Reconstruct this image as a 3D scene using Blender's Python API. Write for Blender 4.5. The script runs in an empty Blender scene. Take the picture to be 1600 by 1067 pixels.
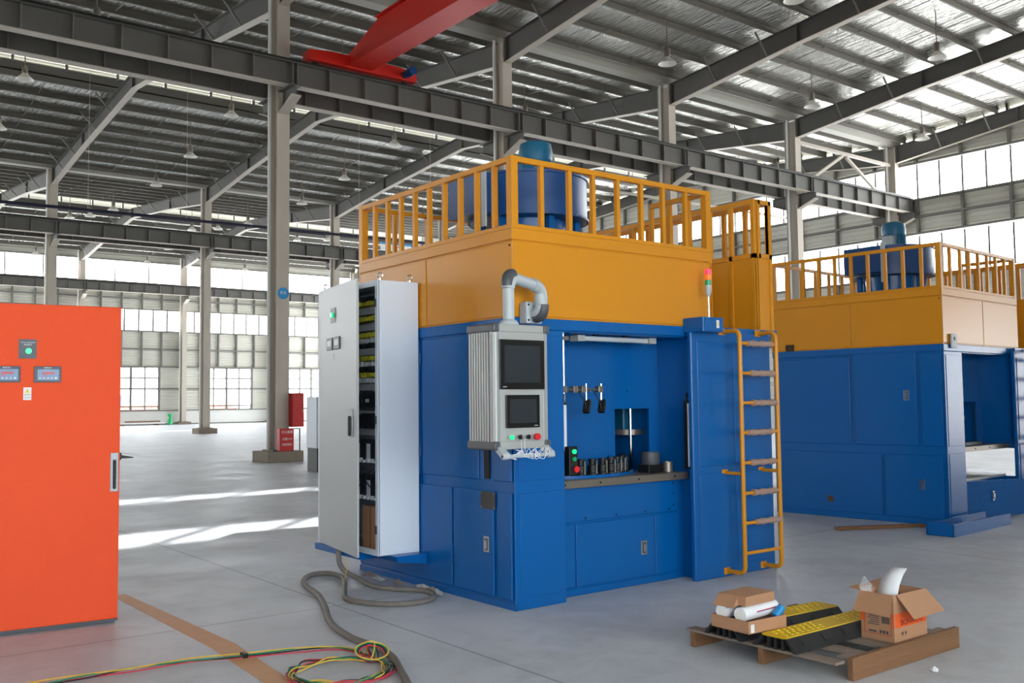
import bpy, bmesh, math, random
from mathutils import Vector, Matrix, Quaternion
random.seed(7)
sc = bpy.context.scene
COL = sc.collection

# ------------------------------------------------------------------ camera
F_PX, PITCH, ROLL, YAW = 1507.77, 0.0618551463, -0.011188541, 0.912556895
def cam_axes():
    d = Vector((math.cos(YAW)*math.cos(PITCH), math.sin(YAW)*math.cos(PITCH), math.sin(PITCH)))
    rt = d.cross(Vector((0, 0, 1))).normalized()
    up = rt.cross(d)
    return (rt*math.cos(ROLL)+up*math.sin(ROLL), -rt*math.sin(ROLL)+up*math.cos(ROLL), d)
RT, UP, FW = cam_axes()
cd = bpy.data.cameras.new('camera'); cam = bpy.data.objects.new('camera', cd); COL.objects.link(cam)
cd.sensor_width = 36.0; cd.lens = F_PX/1600*36.0; cd.clip_end = 1000
cam.matrix_world = Matrix(((RT.x, UP.x, -FW.x, 0), (RT.y, UP.y, -FW.y, 0), (RT.z, UP.z, -FW.z, 1.6), (0, 0, 0, 1)))
sc.camera = cam

# ------------------------------------------------------------------ sky, sun, exposure
SKY = 16.0          # radiance of the daylight sky and of the daylit window panes
wd = bpy.data.worlds.new('sky'); sc.world = wd; wd.use_nodes = True
bgn = wd.node_tree.nodes['Background']; bgn.inputs[0].default_value = (0.93, 0.97, 1.0, 1); bgn.inputs[1].default_value = SKY
sl = bpy.data.lights.new('sun', 'SUN'); sl.energy = 34.0; sl.angle = math.radians(0.6); sl.color = (1.0, 0.97, 0.92)
sun = bpy.data.objects.new('sun', sl); COL.objects.link(sun)
sun.rotation_mode = 'QUATERNION'; sun.rotation_quaternion = Vector((1.0, 1.0, -0.646)).to_track_quat('-Z', 'Y')
sun.location = (-30, -30, 40)
def portal(x0, x1, z0, z1):     # sampling guide for the sky through an opening of the front wall; gives no light itself
    l = bpy.data.lights.new('sky_portal', 'AREA'); l.shape = 'RECTANGLE'; l.size = x1-x0; l.size_y = z1-z0; l.cycles.is_portal = True
    o = bpy.data.objects.new('sky_portal', l); COL.objects.link(o); o.location = ((x0+x1)/2, -2.45, (z0+z1)/2); o.rotation_euler = (math.radians(90), 0, 0)
portal(-6.6, -.7, 1.0, 4.7); portal(.1, 6.0, 1.0, 4.7); portal(32.0, 41.0, 0, 5.0)
vs = sc.view_settings; vs.view_transform = 'Standard'; vs.look = 'None'; vs.gamma = 1.0; vs.use_curve_mapping = False
vs.exposure = -0.3
sc.cycles.max_bounces = 8; sc.cycles.diffuse_bounces = 5; sc.cycles.glossy_bounces = 4; sc.cycles.sample_clamp_indirect = 8.0

# ------------------------------------------------------------------ materials
def lin(c):
    return tuple(((x/255)/12.92 if x/255 <= .04045 else ((x/255+.055)/1.055)**2.4) for x in c)
MATS = {}
def mat(name, rgb, rough=.5, metal=0., var=0., vs_=4., bump=0., bs=60., spec=.5, emit=0., coat=0., scl=(1, 1, 1)):
    m = bpy.data.materials.new(name); m.use_nodes = True; nt = m.node_tree
    b = nt.nodes['Principled BSDF']; c = lin(rgb)
    b.inputs['Base Color'].default_value = (*c, 1); b.inputs['Roughness'].default_value = rough
    b.inputs['Metallic'].default_value = metal; b.inputs['Specular IOR Level'].default_value = spec
    if coat: b.inputs['Coat Weight'].default_value = coat; b.inputs['Coat Roughness'].default_value = .1
    if emit: b.inputs['Emission Color'].default_value = (*c, 1); b.inputs['Emission Strength'].default_value = emit
    if var or bump:
        tc = nt.nodes.new('ShaderNodeTexCoord'); mp = nt.nodes.new('ShaderNodeMapping'); mp.inputs['Scale'].default_value = scl
        nt.links.new(tc.outputs['Object'], mp.inputs[0])
    if var:
        n = nt.nodes.new('ShaderNodeTexNoise'); n.inputs['Scale'].default_value = vs_; n.inputs['Detail'].default_value = 4
        nt.links.new(mp.outputs[0], n.inputs['Vector'])
        mx = nt.nodes.new('ShaderNodeMix'); mx.data_type = 'RGBA'
        mx.inputs[6].default_value = (*[x*(1-var) for x in c], 1); mx.inputs[7].default_value = (*[min(1, x*(1+var)) for x in c], 1)
        nt.links.new(n.outputs['Fac'], mx.inputs[0]); nt.links.new(mx.outputs[2], b.inputs['Base Color'])
    if bump:
        n2 = nt.nodes.new('ShaderNodeTexNoise'); n2.inputs['Scale'].default_value = bs; n2.inputs['Detail'].default_value = 3
        nt.links.new(mp.outputs[0], n2.inputs['Vector'])
        bp = nt.nodes.new('ShaderNodeBump'); bp.inputs['Strength'].default_value = bump; bp.inputs['Distance'].default_value = .02
        nt.links.new(n2.outputs['Fac'], bp.inputs['Height']); nt.links.new(bp.outputs[0], b.inputs['Normal'])
    MATS[name] = m; return m

BLUE = mat('blue_paint', (3, 91, 163), .26, var=.04, vs_=1.5, bump=.04, bs=6, spec=.36)
YELLOW = mat('yellow_paint', (211, 140, 30), .28, var=.03, vs_=2, bump=.03, bs=6, spec=.36)
GREYP = mat('light_grey_powder', (210, 218, 230), .42, var=.02, bump=.05, bs=300)
DOORP = mat('grey_door_powder', (164, 168, 170), .4, var=.02, bump=.05, bs=300)
ORANGE = mat('orange_powder', (238, 80, 30), .45, var=.02, bump=.35, bs=160, spec=.35)
STEEL = mat('painted_steel', (188, 179, 167), .6, var=.06, vs_=1.2)
STEELD = mat('painted_steel_dark', (92, 90, 86), .6, var=.08, vs_=1.0)
PURL = mat('galvanised_purlin', (98, 94, 86), .55, var=.08, vs_=.8)
SHEET = mat('wall_sheet', (206, 204, 193), .5, var=.05, vs_=.6)
GIRT = mat('girt_steel', (116, 114, 109), .6)
WHITEW = mat('white_plaster', (222, 222, 218), .8, var=.04, vs_=.7)
CONC = mat('concrete_plinth', (132, 122, 108), .85, var=.12, vs_=5, bump=.3, bs=20)
RED = mat('crane_red', (205, 30, 16), .4, var=.04)
REDD = mat('fire_red', (190, 24, 26), .35, var=.03)
BLACK = mat('black_plastic', (10, 10, 12), .5)
RUBBER = mat('black_rubber', (28, 28, 31), .7, var=.12, vs_=12, bump=.2, bs=90)
DGREY = mat('dark_grey_plastic', (74, 78, 84), .45)
ALU = mat('brushed_aluminium', (158, 160, 160), .42, metal=.35)
GUT = mat('gutter_steel', (150, 147, 136), .6)
PANELG = mat('panel_grey', (160, 162, 160), .5, var=.02)
ARMG = mat('arm_grey', (176, 184, 190), .4)
CHROME = mat('chrome', (215, 215, 215), .12, metal=1.)
STAIN = mat('stainless_plate', (140, 132, 122), .38, metal=.7, var=.05, vs_=20)
SCREEN = mat('dark_screen', (40, 46, 52), .12)
SCREENB = mat('screen_bezel', (14, 15, 17), .25)
WHITE = mat('white_paint', (235, 235, 235), .5)
SHADEM = mat('lamp_shade', (225, 222, 214), .5)
LAMPB = mat('lamp_body', (120, 112, 104), .5, metal=.4)
GREEN_L = mat('green_light', (20, 235, 130), .3, emit=1.6)
GREEN_P = mat('green_lens', (10, 150, 95), .25, emit=.25)
RED_L = mat('red_light', (255, 40, 70), .3, emit=2.2)
ORANGE_L = mat('orange_lens', (250, 110, 20), .3, emit=.5)
REDB = mat('red_button', (215, 24, 40), .35)
BLUEF = mat('fan_blue', (6, 66, 128), .35, var=.04)
TEAL = mat('motor_teal', (4, 92, 128), .35, var=.04)
CARD = mat('cardboard', (176, 132, 100), .85, var=.06, vs_=9)
CARDD = mat('cardboard_inside', (140, 104, 80), .9, var=.06, vs_=9)
WOOD = mat('pallet_wood', (128, 92, 62), .8, var=.25, vs_=6, bump=.3, bs=30, scl=(.25, 3, 3))
WOODG = mat('weathered_wood', (132, 118, 108), .85, var=.2, vs_=6, bump=.3, bs=30, scl=(3, .25, 3))
RAMPY = mat('ramp_yellow', (214, 176, 14), .55, var=.08, vs_=14)
PAPER = mat('white_paper', (232, 234, 240), .6)
CABLE = mat('cable_sheath', (116, 111, 106), .7, var=.2, vs_=14)
WIRES = [mat('wire_red', (192, 56, 72), .5), mat('wire_black', (40, 34, 38), .5), mat('wire_green', (30, 132, 96), .5), mat('wire_yellow', (218, 182, 70), .45)]
STRIPE = mat('floor_paint', (206, 158, 118), .6, var=.1, vs_=9)
FOAM = mat('foam_wrap', (168, 140, 128), .8, var=.12, vs_=40, bump=.4, bs=120)
BLUES = mat('sign_blue', (24, 140, 205), .4)
STICK = mat('sticker_white', (226, 228, 230), .5)
WARN = mat('warning_yellow', (240, 200, 40), .5)
LCD = mat('meter_face', (96, 130, 170), .3)
LED = mat('meter_led', (150, 20, 40), .3, emit=.5)
NAVY = mat('conduit_navy', (22, 24, 52), .5)
GREENB = mat('green_plastic', (20, 170, 100), .4)
GRASSO = mat('outside_ground', (192, 190, 184), .9, var=.1, vs_=.2)
BLUER = mat('blue_roof', (20, 60, 130), .6)
BRICKR = mat('pink_wall', (150, 84, 70), .8)
MOUNT = mat('mounting_plate', (150, 156, 168), .5, metal=.3)
DUCTW = mat('wiring_duct', (168, 172, 180), .55)
COMPB = mat('component_dark', (30, 34, 42), .45)
COMPY = mat('component_yellow', (206, 200, 60), .5)
COMPW = mat('component_white', (214, 218, 226), .5)

# window panes: clear glass in front of the daylight outside
def glass_mat():
    m = bpy.data.materials.new('clear_glass'); m.use_nodes = True; nt = m.node_tree; nt.nodes.clear()
    o = nt.nodes.new('ShaderNodeOutputMaterial'); t = nt.nodes.new('ShaderNodeBsdfTransparent'); g = nt.nodes.new('ShaderNodeBsdfGlossy')
    g.inputs['Roughness'].default_value = .03; x = nt.nodes.new('ShaderNodeMixShader'); x.inputs[0].default_value = .06
    t.inputs[0].default_value = (.95, .97, .98, 1)
    nt.links.new(t.outputs[0], x.inputs[1]); nt.links.new(g.outputs[0], x.inputs[2]); nt.links.new(x.outputs[0], o.inputs[0]); return m
GLASS = glass_mat()
def pane_mat():
    m = bpy.data.materials.new('daylit_translucent_pane'); m.use_nodes = True; nt = m.node_tree; nt.nodes.clear()
    o = nt.nodes.new('ShaderNodeOutputMaterial'); e = nt.nodes.new('ShaderNodeEmission')
    e.inputs[0].default_value = (.95, .98, 1, 1); e.inputs[1].default_value = SKY
    nt.links.new(e.outputs[0], o.inputs[0]); return m
PANE = pane_mat()
def foil_mat():
    m = mat('roof_foil', (216, 215, 208), .2, metal=.93); nt = m.node_tree; b = nt.nodes['Principled BSDF']
    tc = nt.nodes.new('ShaderNodeTexCoord'); mp = nt.nodes.new('ShaderNodeMapping'); mp.inputs['Scale'].default_value = (3.2, .55, 1)
    nt.links.new(tc.outputs['Object'], mp.inputs[0])
    n = nt.nodes.new('ShaderNodeTexNoise'); n.inputs['Scale'].default_value = 2.2; n.inputs['Detail'].default_value = 6; n.inputs['Distortion'].default_value = .6
    nt.links.new(mp.outputs[0], n.inputs['Vector'])
    bp = nt.nodes.new('ShaderNodeBump'); bp.inputs['Strength'].default_value = .75; bp.inputs['Distance'].default_value = .1
    nt.links.new(n.outputs['Fac'], bp.inputs['Height']); nt.links.new(bp.outputs[0], b.inputs['Normal'])
    return m
FOIL = foil_mat()
def floor_mat():
    m = mat('concrete_floor', (176, 176, 176), .5); nt = m.node_tree; b = nt.nodes['Principled BSDF']; L = nt.links.new
    tc = nt.nodes.new('ShaderNodeTexCoord')
    def noise(s, d, dist=0.):
        n = nt.nodes.new('ShaderNodeTexNoise'); n.inputs['Scale'].default_value = s; n.inputs['Detail'].default_value = d; n.inputs['Distortion'].default_value = dist
        L(tc.outputs['Object'], n.inputs['Vector']); return n
    def ramp(n, a, c, lo, hi):
        r = nt.nodes.new('ShaderNodeMapRange'); r.inputs[1].default_value = a; r.inputs[2].default_value = c; r.inputs[3].default_value = lo; r.inputs[4].default_value = hi
        L(n, r.inputs[0]); return r.outputs[0]
    def mul(a, c):
        k = nt.nodes.new('ShaderNodeMath'); k.operation = 'MULTIPLY'; L(a, k.inputs[0]); L(c, k.inputs[1]); return k.outputs[0]
    v = mul(ramp(noise(.5, 5, .4).outputs['Fac'], .3, .7, .86, 1.08), ramp(noise(3.5, 6, .8).outputs['Fac'], .32, .62, .9, 1.04))
    v = mul(v, ramp(noise(40, 3).outputs['Fac'], .3, .7, .95, 1.03))
    sp = nt.nodes.new('ShaderNodeSeparateXYZ'); L(tc.outputs['Object'], sp.inputs[0])
    for ax, o0 in ((0, 3.63), (1, 1.0)):
        a = nt.nodes.new('ShaderNodeMath'); a.operation = 'SUBTRACT'; L(sp.outputs[ax], a.inputs[0]); a.inputs[1].default_value = o0-60
        p = nt.nodes.new('ShaderNodeMath'); p.operation = 'PINGPONG'; L(a.outputs[0], p.inputs[0]); p.inputs[1].default_value = 3.0
        v = mul(v, ramp(p.outputs[0], .006, .012, .55, 1.0))
    mx = nt.nodes.new('ShaderNodeMix'); mx.data_type = 'RGBA'; mx.inputs[6].default_value = (0, 0, 0, 1); mx.inputs[7].default_value = (*lin((199, 203, 210)), 1)
    L(v, mx.inputs[0]); L(mx.outputs[2], b.inputs['Base Color'])
    L(ramp(noise(1.2, 4).outputs['Fac'], .3, .7, .4, .6), b.inputs['Roughness'])
    b.inputs['Specular IOR Level'].default_value = .45
    bp = nt.nodes.new('ShaderNodeBump'); bp.inputs['Strength'].default_value = .1; bp.inputs['Distance'].default_value = .01
    L(noise(30, 3).outputs['Fac'], bp.inputs['Height']); L(bp.outputs[0], b.inputs['Normal'])
    return m
FLOORM = floor_mat()

# ------------------------------------------------------------------ mesh helpers
OFF = {}
class MB:
    def __init__(s): s.v = []; s.f = []
    def add(s, vs, fs):
        n = len(s.v); s.v += [tuple(p) for p in vs]; s.f += [tuple(i+n for i in f) for f in fs]; return s
    def hexa(s, p):     # 4 bottom, 4 top
        return s.add(p, [(3, 2, 1, 0), (4, 5, 6, 7), (0, 1, 5, 4), (1, 2, 6, 5), (2, 3, 7, 6), (3, 0, 4, 7)])
    def box(s, x0, x1, y0, y1, z0, z1):
        return s.hexa([(x0, y0, z0), (x1, y0, z0), (x1, y1, z0), (x0, y1, z0), (x0, y0, z1), (x1, y0, z1), (x1, y1, z1), (x0, y1, z1)])
    def prism(s, poly, ax, d0, d1):
        def P(a, b, d): return (d, a, b) if ax == 'x' else (a, d, b) if ax == 'y' else (a, b, d)
        n = len(poly); vs = [P(a, b, d0) for a, b in poly]+[P(a, b, d1) for a, b in poly]
        return s.add(vs, [tuple(range(n-1, -1, -1)), tuple(range(n, 2*n))]+[(i, (i+1) % n, n+(i+1) % n, n+i) for i in range(n)])
    def bar(s, p0, p1, w, h, up=(0, 0, 1)):     # rectangular bar between two points
        p0 = Vector(p0); p1 = Vector(p1); d = (p1-p0).normalized(); a = d.cross(Vector(up))
        if a.length < 1e-4: a = d.cross(Vector((1, 0, 0)))
        a.normalize(); b = a.cross(d); a *= w/2; b *= h/2
        return s.hexa([p0-a-b, p0+a-b, p0+a+b, p0-a+b, p1-a-b, p1+a-b, p1+a+b, p1-a+b])
    def cyl(s, p0, p1, r, n=12, r1=None, cap=True):
        p0 = Vector(p0); p1 = Vector(p1); d = (p1-p0).normalized(); a = d.orthogonal().normalized(); b = d.cross(a); r1 = r if r1 is None else r1
        vs = [p0+(a*math.cos(t)+b*math.sin(t))*r for t in (2*math.pi*i/n for i in range(n))]+[p1+(a*math.cos(t)+b*math.sin(t))*r1 for t in (2*math.pi*i/n for i in range(n))]
        fs = [(i, (i+1) % n, n+(i+1) % n, n+i) for i in range(n)]
        if cap: fs += [tuple(range(n-1, -1, -1)), tuple(range(n, 2*n))]
        return s.add(vs, fs)
    def tube(s, pts, r, n=8, closed=False):
        pts = [Vector(p) for p in pts]; m = len(pts); vs = []; ref = None
        for i, p in enumerate(pts):
            q0 = pts[i-1] if (i > 0 or closed) else p; q1 = pts[(i+1) % m] if (i < m-1 or closed) else p
            t = (q1-q0).normalized()
            if ref is None: ref = t.orthogonal().normalized()
            ref = (ref-t*ref.dot(t))
            if ref.length < 1e-5: ref = t.orthogonal()
            ref.normalize(); b = t.cross(ref); rr = r[i] if isinstance(r, (list, tuple)) else r
            vs += [p+(ref*math.cos(2*math.pi*k/n)+b*math.sin(2*math.pi*k/n))*rr for k in range(n)]
        fs = []
        for i in range(m if closed else m-1):
            j = (i+1) % m
            fs += [(i*n+k, i*n+(k+1) % n, j*n+(k+1) % n, j*n+k) for k in range(n)]
        if not closed: fs += [tuple(range(n-1, -1, -1)), tuple(range((m-1)*n, m*n))]
        return s.add(vs, fs)
    def lathe(s, prof, c=(0, 0, 0), n=20):
        vs = []; fs = []
        for r, z in prof: vs += [(c[0]+r*math.cos(2*math.pi*k/n), c[1]+r*math.sin(2*math.pi*k/n), c[2]+z) for k in range(n)]
        for i in range(len(prof)-1): fs += [(i*n+k, i*n+(k+1) % n, (i+1)*n+(k+1) % n, (i+1)*n+k) for k in range(n)]
        return s.add(vs, fs)
    def mesh(s, name, m, off=(0, 0, 0), smooth=False):
        me = bpy.data.meshes.new(name); o = Vector(off)
        me.from_pydata([(p[0]-o.x, p[1]-o.y, p[2]-o.z) for p in s.v], [], s.f)
        bm = bmesh.new(); bm.from_mesh(me); bmesh.ops.recalc_face_normals(bm, faces=bm.faces); bm.to_mesh(me); bm.free()
        if smooth:
            me.polygons.foreach_set('use_smooth', [True]*len(me.polygons)); me.set_sharp_from_angle(angle=math.radians(40))
        me.materials.append(m); return me
    def build(s, name, m, parent=None, smooth=False, bevel=0., label=None, base=None, fr=None, seg=1):
        off = OFF[parent] if parent is not None else Vector(base or (0, 0, 0))
        o = bpy.data.objects.new(name, s.mesh(name, m, off, smooth)); COL.objects.link(o); OFF[o] = off
        if parent is not None: o.parent = parent
        else: place(o, off, fr)
        if bevel:
            b = o.modifiers.new('bevel', 'BEVEL'); b.width = bevel; b.segments = seg; b.limit_method = 'ANGLE'; b.angle_limit = math.radians(40)
        if label: o['label'] = label
        return o
def place(o, off, fr):
    if fr is None: o.location = off
    else:
        org, rz = fr; o.location = Vector(org)+Matrix.Rotation(rz, 3, 'Z') @ Vector(off); o.rotation_euler = (0, 0, rz)
def tag(o, label, cat, group=None, kind=None):
    if label: o['label'] = label
    if cat: o['category'] = cat
    if group: o['group'] = group
    if kind: o['kind'] = kind
    return o
def thing(name, label, cat, base=(0, 0, 0), fr=None, group=None, kind=None):
    o = bpy.data.objects.new(name, None); COL.objects.link(o); o.empty_display_size = .1
    OFF[o] = Vector(base); place(o, Vector(base), fr); return tag(o, label, cat, group, kind)
def inst(me, name, parent, pos):
    o = bpy.data.objects.new(name, me); COL.objects.link(o); o.parent = parent; o.location = Vector(pos)-OFF[parent]; OFF[o] = Vector(pos); return o
def struct(name, base=(0, 0, 0), label=None):
    return thing(name, label, None, base, kind='structure')
def B(x0, x1, y0, y1, z0, z1): return MB().box(x0, x1, y0, y1, z0, z1)
def smoothpts(pts, n=6, closed=False):
    P = [Vector(p) for p in pts]; out = []; m = len(P)
    for i in range(m if closed else m-1):
        g = lambda k: P[k % m] if closed else P[max(0, min(m-1, k))]
        p0, p1, p2, p3 = g(i-1), g(i), g(i+1), g(i+2)
        for k in range(n):
            t = k/n; out.append(.5*((2*p1)+(p2-p0)*t+(2*p0-5*p1+4*p2-p3)*t*t+(3*p1-p0-3*p2+p3)*t**3))
    if not closed: out.append(P[-1])
    return out
def bend(p, c, q, n=7): return [Vector(p)*(1-k)**2+Vector(c)*2*k*(1-k)+Vector(q)*k*k for k in (i/n for i in range(n+1))]
def text(body, name, m, parent, size, origin, right, up, depth=.0006, align='CENTER', label=None):
    """flat lettering laid on a surface: origin, reading direction, up direction in the parent's coordinates"""
    cu = bpy.data.curves.new(name, 'FONT'); cu.body = body; cu.size = size; cu.extrude = depth; cu.align_x = align; cu.align_y = 'CENTER'; cu.resolution_u = 2
    to = bpy.data.objects.new(name, cu); COL.objects.link(to)
    bpy.context.view_layer.update()
    me = bpy.data.meshes.new_from_object(to.evaluated_get(bpy.context.evaluated_depsgraph_get()))
    bpy.data.objects.remove(to); bpy.data.curves.remove(cu)
    r = Vector(right).normalized(); u = Vector(up).normalized(); n = r.cross(u)
    o3 = Vector(origin)-OFF[parent]
    for vtx in me.vertices: c = vtx.co.copy(); vtx.co = o3+r*c.x+u*c.y+n*(c.z+depth)
    me.materials.clear(); me.materials.append(m)
    o = bpy.data.objects.new(name, me); COL.objects.link(o); o.parent = parent; OFF[o] = OFF[parent]
    if label: o['label'] = label
    return o
# ================================================================== THE HALL
XL, XR, YF, YB = -20.6, 43.5, -2.3, 80.8
FRX = [3.35, 11.35, 19.35, 27.35, 35.3, 43.2]
MIDX = [7.35, 15.35, 23.35, 31.325, 39.25]
ROWS = [-2.2, 25.4, 53.0, 80.6]
SPAN = 27.6
def zt(y):      # top of rafters
    t = (y-ROWS[0]) % SPAN; t = min(t, SPAN-t); return 13.72+t*.087
# floor
fl = B(XL, XR, YF, YB, -.2, 0).build('floor', FLOORM); fl['kind'] = 'structure'
st = MB().prism([(2.36, 8.6), (2.47, 8.6), (2.54, 6.35), (2.40, 4.6), (2.27, 4.6), (2.37, 6.35)], 'z', .0, .0015).build('painted_line', STRIPE, fl, label='faded orange painted floor line')
st2 = B(10.5, 16.5, 4.05, 4.11, 0, .0015).build('painted_line', STRIPE, fl, label='thin faded orange floor line on the right')
gr = B(-300, 300, -250, 350, -.5, -.21).build('ground', GRASSO); gr['kind'] = 'structure'

# ---- ribbed sheet cladding
def ribbed(w, z0, z1, pitch=.23, d=.035):
    """horizontal-ribbed sheet, width w along x, ribs towards -y"""
    prof = []; n = max(1, round((z1-z0)/pitch)); p = (z1-z0)/n
    for i in range(n):
        a = z0+i*p; prof += [(0, a), (0, a+p*.62), (-d, a+p*.72), (-d, a+p*.9)]
    prof.append((0, z1)); v = []; f = []
    for y, z in prof: v += [(0, y, z), (w, y, z)]
    f = [(2*i, 2*i+1, 2*i+3, 2*i+2) for i in range(len(prof)-1)]
    return MB().add(v, f).add([(0, .04, z0), (w, .04, z0), (w, .04, z1), (0, .04, z1)], [(0, 1, 2, 3)])
# far wall (y = 80.6)
wl = struct('wall_left', (20, YB, 0), 'far long wall of ribbed grey sheet above a white plinth')
B(XL, XR, 80.68, 80.9, 0, 1.12).build('plinth_wall', WHITEW, wl, label='low white plastered wall')
B(XL, XR, 80.62, 80.9, 0, .09).build('skirting', GIRT, wl)
B(XL, XR, 80.6, 80.9, 1.12, 1.2).build('sill', GIRT, wl)
B(XL, 11.35, 80.7, 80.9, 1.2, 7.7).build('cladding', SHEET, wl)
B(XL, 11.35, 80.7, 80.9, 9.4, 11.6).build('cladding', SHEET, wl)
B(XL, XR, 80.7, 80.9, 13.3, 15.6).build('cladding', SHEET, wl)
p16 = 1.6
bands = {(4.75, 7.66): None, (9.44, 11.56): None}
for z0, z1 in bands:
    me = ribbed(p16, z0, z1).mesh('wall_panel', SHEET, smooth=False)
    for i in range(20): inst(me, 'wall_panel', wl, (11.35+i*p16, 80.74, 0))
# panels beside the lower windows
side = [(11.35, 13.1)]+[(a+2.25, b-2.25) for a, b in zip(MIDX[1:], MIDX[2:])]+[(39.25+2.25, 43.35)]
for a, b in side:
    me = ribbed(b-a, 1.2, 4.75).mesh('wall_panel', SHEET); inst(me, 'wall_panel', wl, (a, 80.74, 0))
for i in range(21):
    x = 11.35+i*p16
    B(x-.05, x+.05, 80.5, 80.68, 4.75, 7.66).build('post', GIRT, wl); B(x-.05, x+.05, 80.5, 80.68, 9.44, 11.56).build('post', GIRT, wl)
for z in (4.75, 6.2, 7.66, 9.42, 10.3, 11.58, 13.32): B(XL, XR, 80.45, 80.7, z-.05, z+.05).build('girt', GIRT, wl)
for a, b in side: B(a, b, 80.52, 80.7, 2.9, 2.98).build('girt', GIRT, wl)
# window strips
def strip_x(name, label, z0, z1, y, xs, bar=.05, m=PANE):
    w = struct(name, (xs[0], y, z0), label); cache = {}
    for a, b in zip(xs, xs[1:]):
        k = round(b-a, 3)
        if k not in cache: cache[k] = B(0, b-a-bar, 0, .02, 0, z1-z0).mesh('pane', m)
        inst(cache[k], 'pane', w, (a+bar/2, y, z0))
    mm = B(-bar/2, bar/2, -.06, .08, 0, z1-z0).mesh('mullion', GIRT)
    for x in xs: inst(mm, 'mullion', w, (x, y, z0))
    return w
xs_up = [XL, -12.65, -4.65, 3.35]+[3.35+8/3*i for i in range(1, 16)]
strip_x('window_1', 'upper strip of large daylit panes on the far wall', 11.62, 13.28, 80.72, xs_up, .09)
xs_lo = [XL, -12.65, -4.65, 3.35, 11.35]+[11.35+8/7*i for i in range(1, 29)]
strip_x('window_2', 'middle strip of daylit panes on the far wall', 7.7, 9.38, 80.72, xs_lo, .13)
nw = 3
for mx in MIDX[1:]:
    w = struct('window_%d' % nw, (mx, 80.7, 1.2), 'framed factory window of the far wall, %s' % ['half hidden by the orange cabinet', 'right of the orange cabinet', 'beside the fire cabinet column', 'behind the near machine'][nw-3]); nw += 1
    x0, x1 = mx-2.25, mx+2.25
    rows = [1.2, 1.5, 2.95, 3.83, 4.7]; cols = [x0, x0+1.12, mx, mx+1.12, x1]
    for r0, r1 in zip(rows, rows[1:]):
        for c0, c1 in zip(cols, cols[1:]): B(c0, c1, 80.74, 80.75, r0, r1).build('pane', GLASS, w)
    for i, c in enumerate(cols):
        t = .09 if i in (0, 2, 4) else .05; B(c-t, c+t, 80.62, 80.8, 1.2, 4.7).build('mullion', GIRT, w)
    for i, r in enumerate(rows): t = .05 if i not in (2,) else .065; B(x0, x1, 80.63, 80.795, r-t, r+t).build('transom', GIRT, w)
B(11.35-8, 13.1, 80.7, 80.9, 1.2, 4.7).build('cladding', SHEET, wl)

# end wall (x = 43.5)
wr = struct('wall_right', (XR, 20, 0), 'ribbed grey end wall with two long window strips')
def ribbed_y(w, z0, z1):
    m = ribbed(w, z0, z1); m.v = [(p[1], p[0], p[2]) for p in m.v]; return m
ys = [-2.2+1.104*i for i in range(0, 76)]
for z0, z1, npan in ((9.36, 11.0, 4), (4.4, 7.36, 4), (1.2, 4.4, 4), (12.8, 15.7, 4)):
    me = ribbed_y(1.104*2, z0, z1).mesh('wall_panel', SHEET)
    for i in range(0, 75, 2):
        if z0 == 1.2 and 54 < ys[i] < 79: continue
        inst(me, 'wall_panel', wr, (XR+.1, ys[i], 0))
B(XR+.02, XR+.25, YF, YB, 0, 1.2).build('plinth_wall', WHITEW, wr, label='low white plastered wall')
for i in range(0, 76, 2):
    B(XR-.14, XR+.06, ys[i]-.05, ys[i]+.05, 9.4, 11.0).build('post', GIRT, wr); B(XR-.14, XR+.06, ys[i]-.05, ys[i]+.05, 4.4, 7.36).build('post', GIRT, wr)
    if ys[i] > 10: B(XR-.14, XR+.06, ys[i]-.05, ys[i]+.05, 12.85, 14.6).build('post', GIRT, wr)
for z in (4.4, 7.34, 9.38, 10.2, 11.02, 12.78): B(XR-.16, XR+.08, YF, YB, z-.05, z+.05).build('girt', GIRT, wr)
def strip_y(name, label, z0, z1, x, ys, bar=.085):
    w = struct(name, (x, ys[0], z0), label); k = ys[1]-ys[0]
    pm = B(0, .02, 0, k-bar, 0, z1-z0).mesh('pane', PANE); mm = B(-.06, .08, -bar/2, bar/2, 0, z1-z0).mesh('mullion', GIRT)
    for a in ys[:-1]: inst(pm, 'pane', w, (x, a+bar/2, z0))
    for a in ys: inst(mm, 'mullion', w, (x, a, z0))
    return w
strip_y('window_%d' % nw, 'upper daylit window strip on the end wall', 11.06, 12.74, XR+.08, ys); nw += 1
strip_y('window_%d' % nw, 'lower daylit window strip on the end wall behind the machines', 7.44, 9.3, XR+.08, ys); nw += 1
strip_y('window_%d' % nw, 'low glowing panes added to the end wall beyond the far columns', 1.2, 4.34, XR+.08, [y for y in ys if 54 < y < 80.2]); nw += 1  # hidden glowing panes, added to brighten the far aisle floor
# side walls outside the picture
wf = struct('wall_front', (10, YF, 0))
SX = [(XL, -7.6), (-7.6, XR)]
GX0, GX1 = 32.0, 41.0          # open gate near the end wall
LW = [(-6.6, -.7), (.1, 6.0)]   # low windows added behind the photographer, sized to light the machine fronts
for a, b in ((XL, LW[0][0]), (LW[0][1], LW[1][0]), (LW[1][1], GX0), (GX1, XR)): B(a, b, YF-.2, YF, 0, 5.0).build('cladding', SHEET, wf)
for a, b in LW: B(a, b, YF-.2, YF, 0, 1.0).build('cladding', SHEET, wf); B(a, b, YF-.2, YF, 4.7, 5.0).build('cladding', SHEET, wf)
B(XL, XR, YF-.2, YF, 5.0, 8.85).build('cladding', SHEET, wf)
B(-7.6, XR, YF-.2, YF, 8.85, 14.2).build('cladding', SHEET, wf); B(XL, -7.6, YF-.2, YF, 12.62, 14.2).build('cladding', SHEET, wf)
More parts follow.
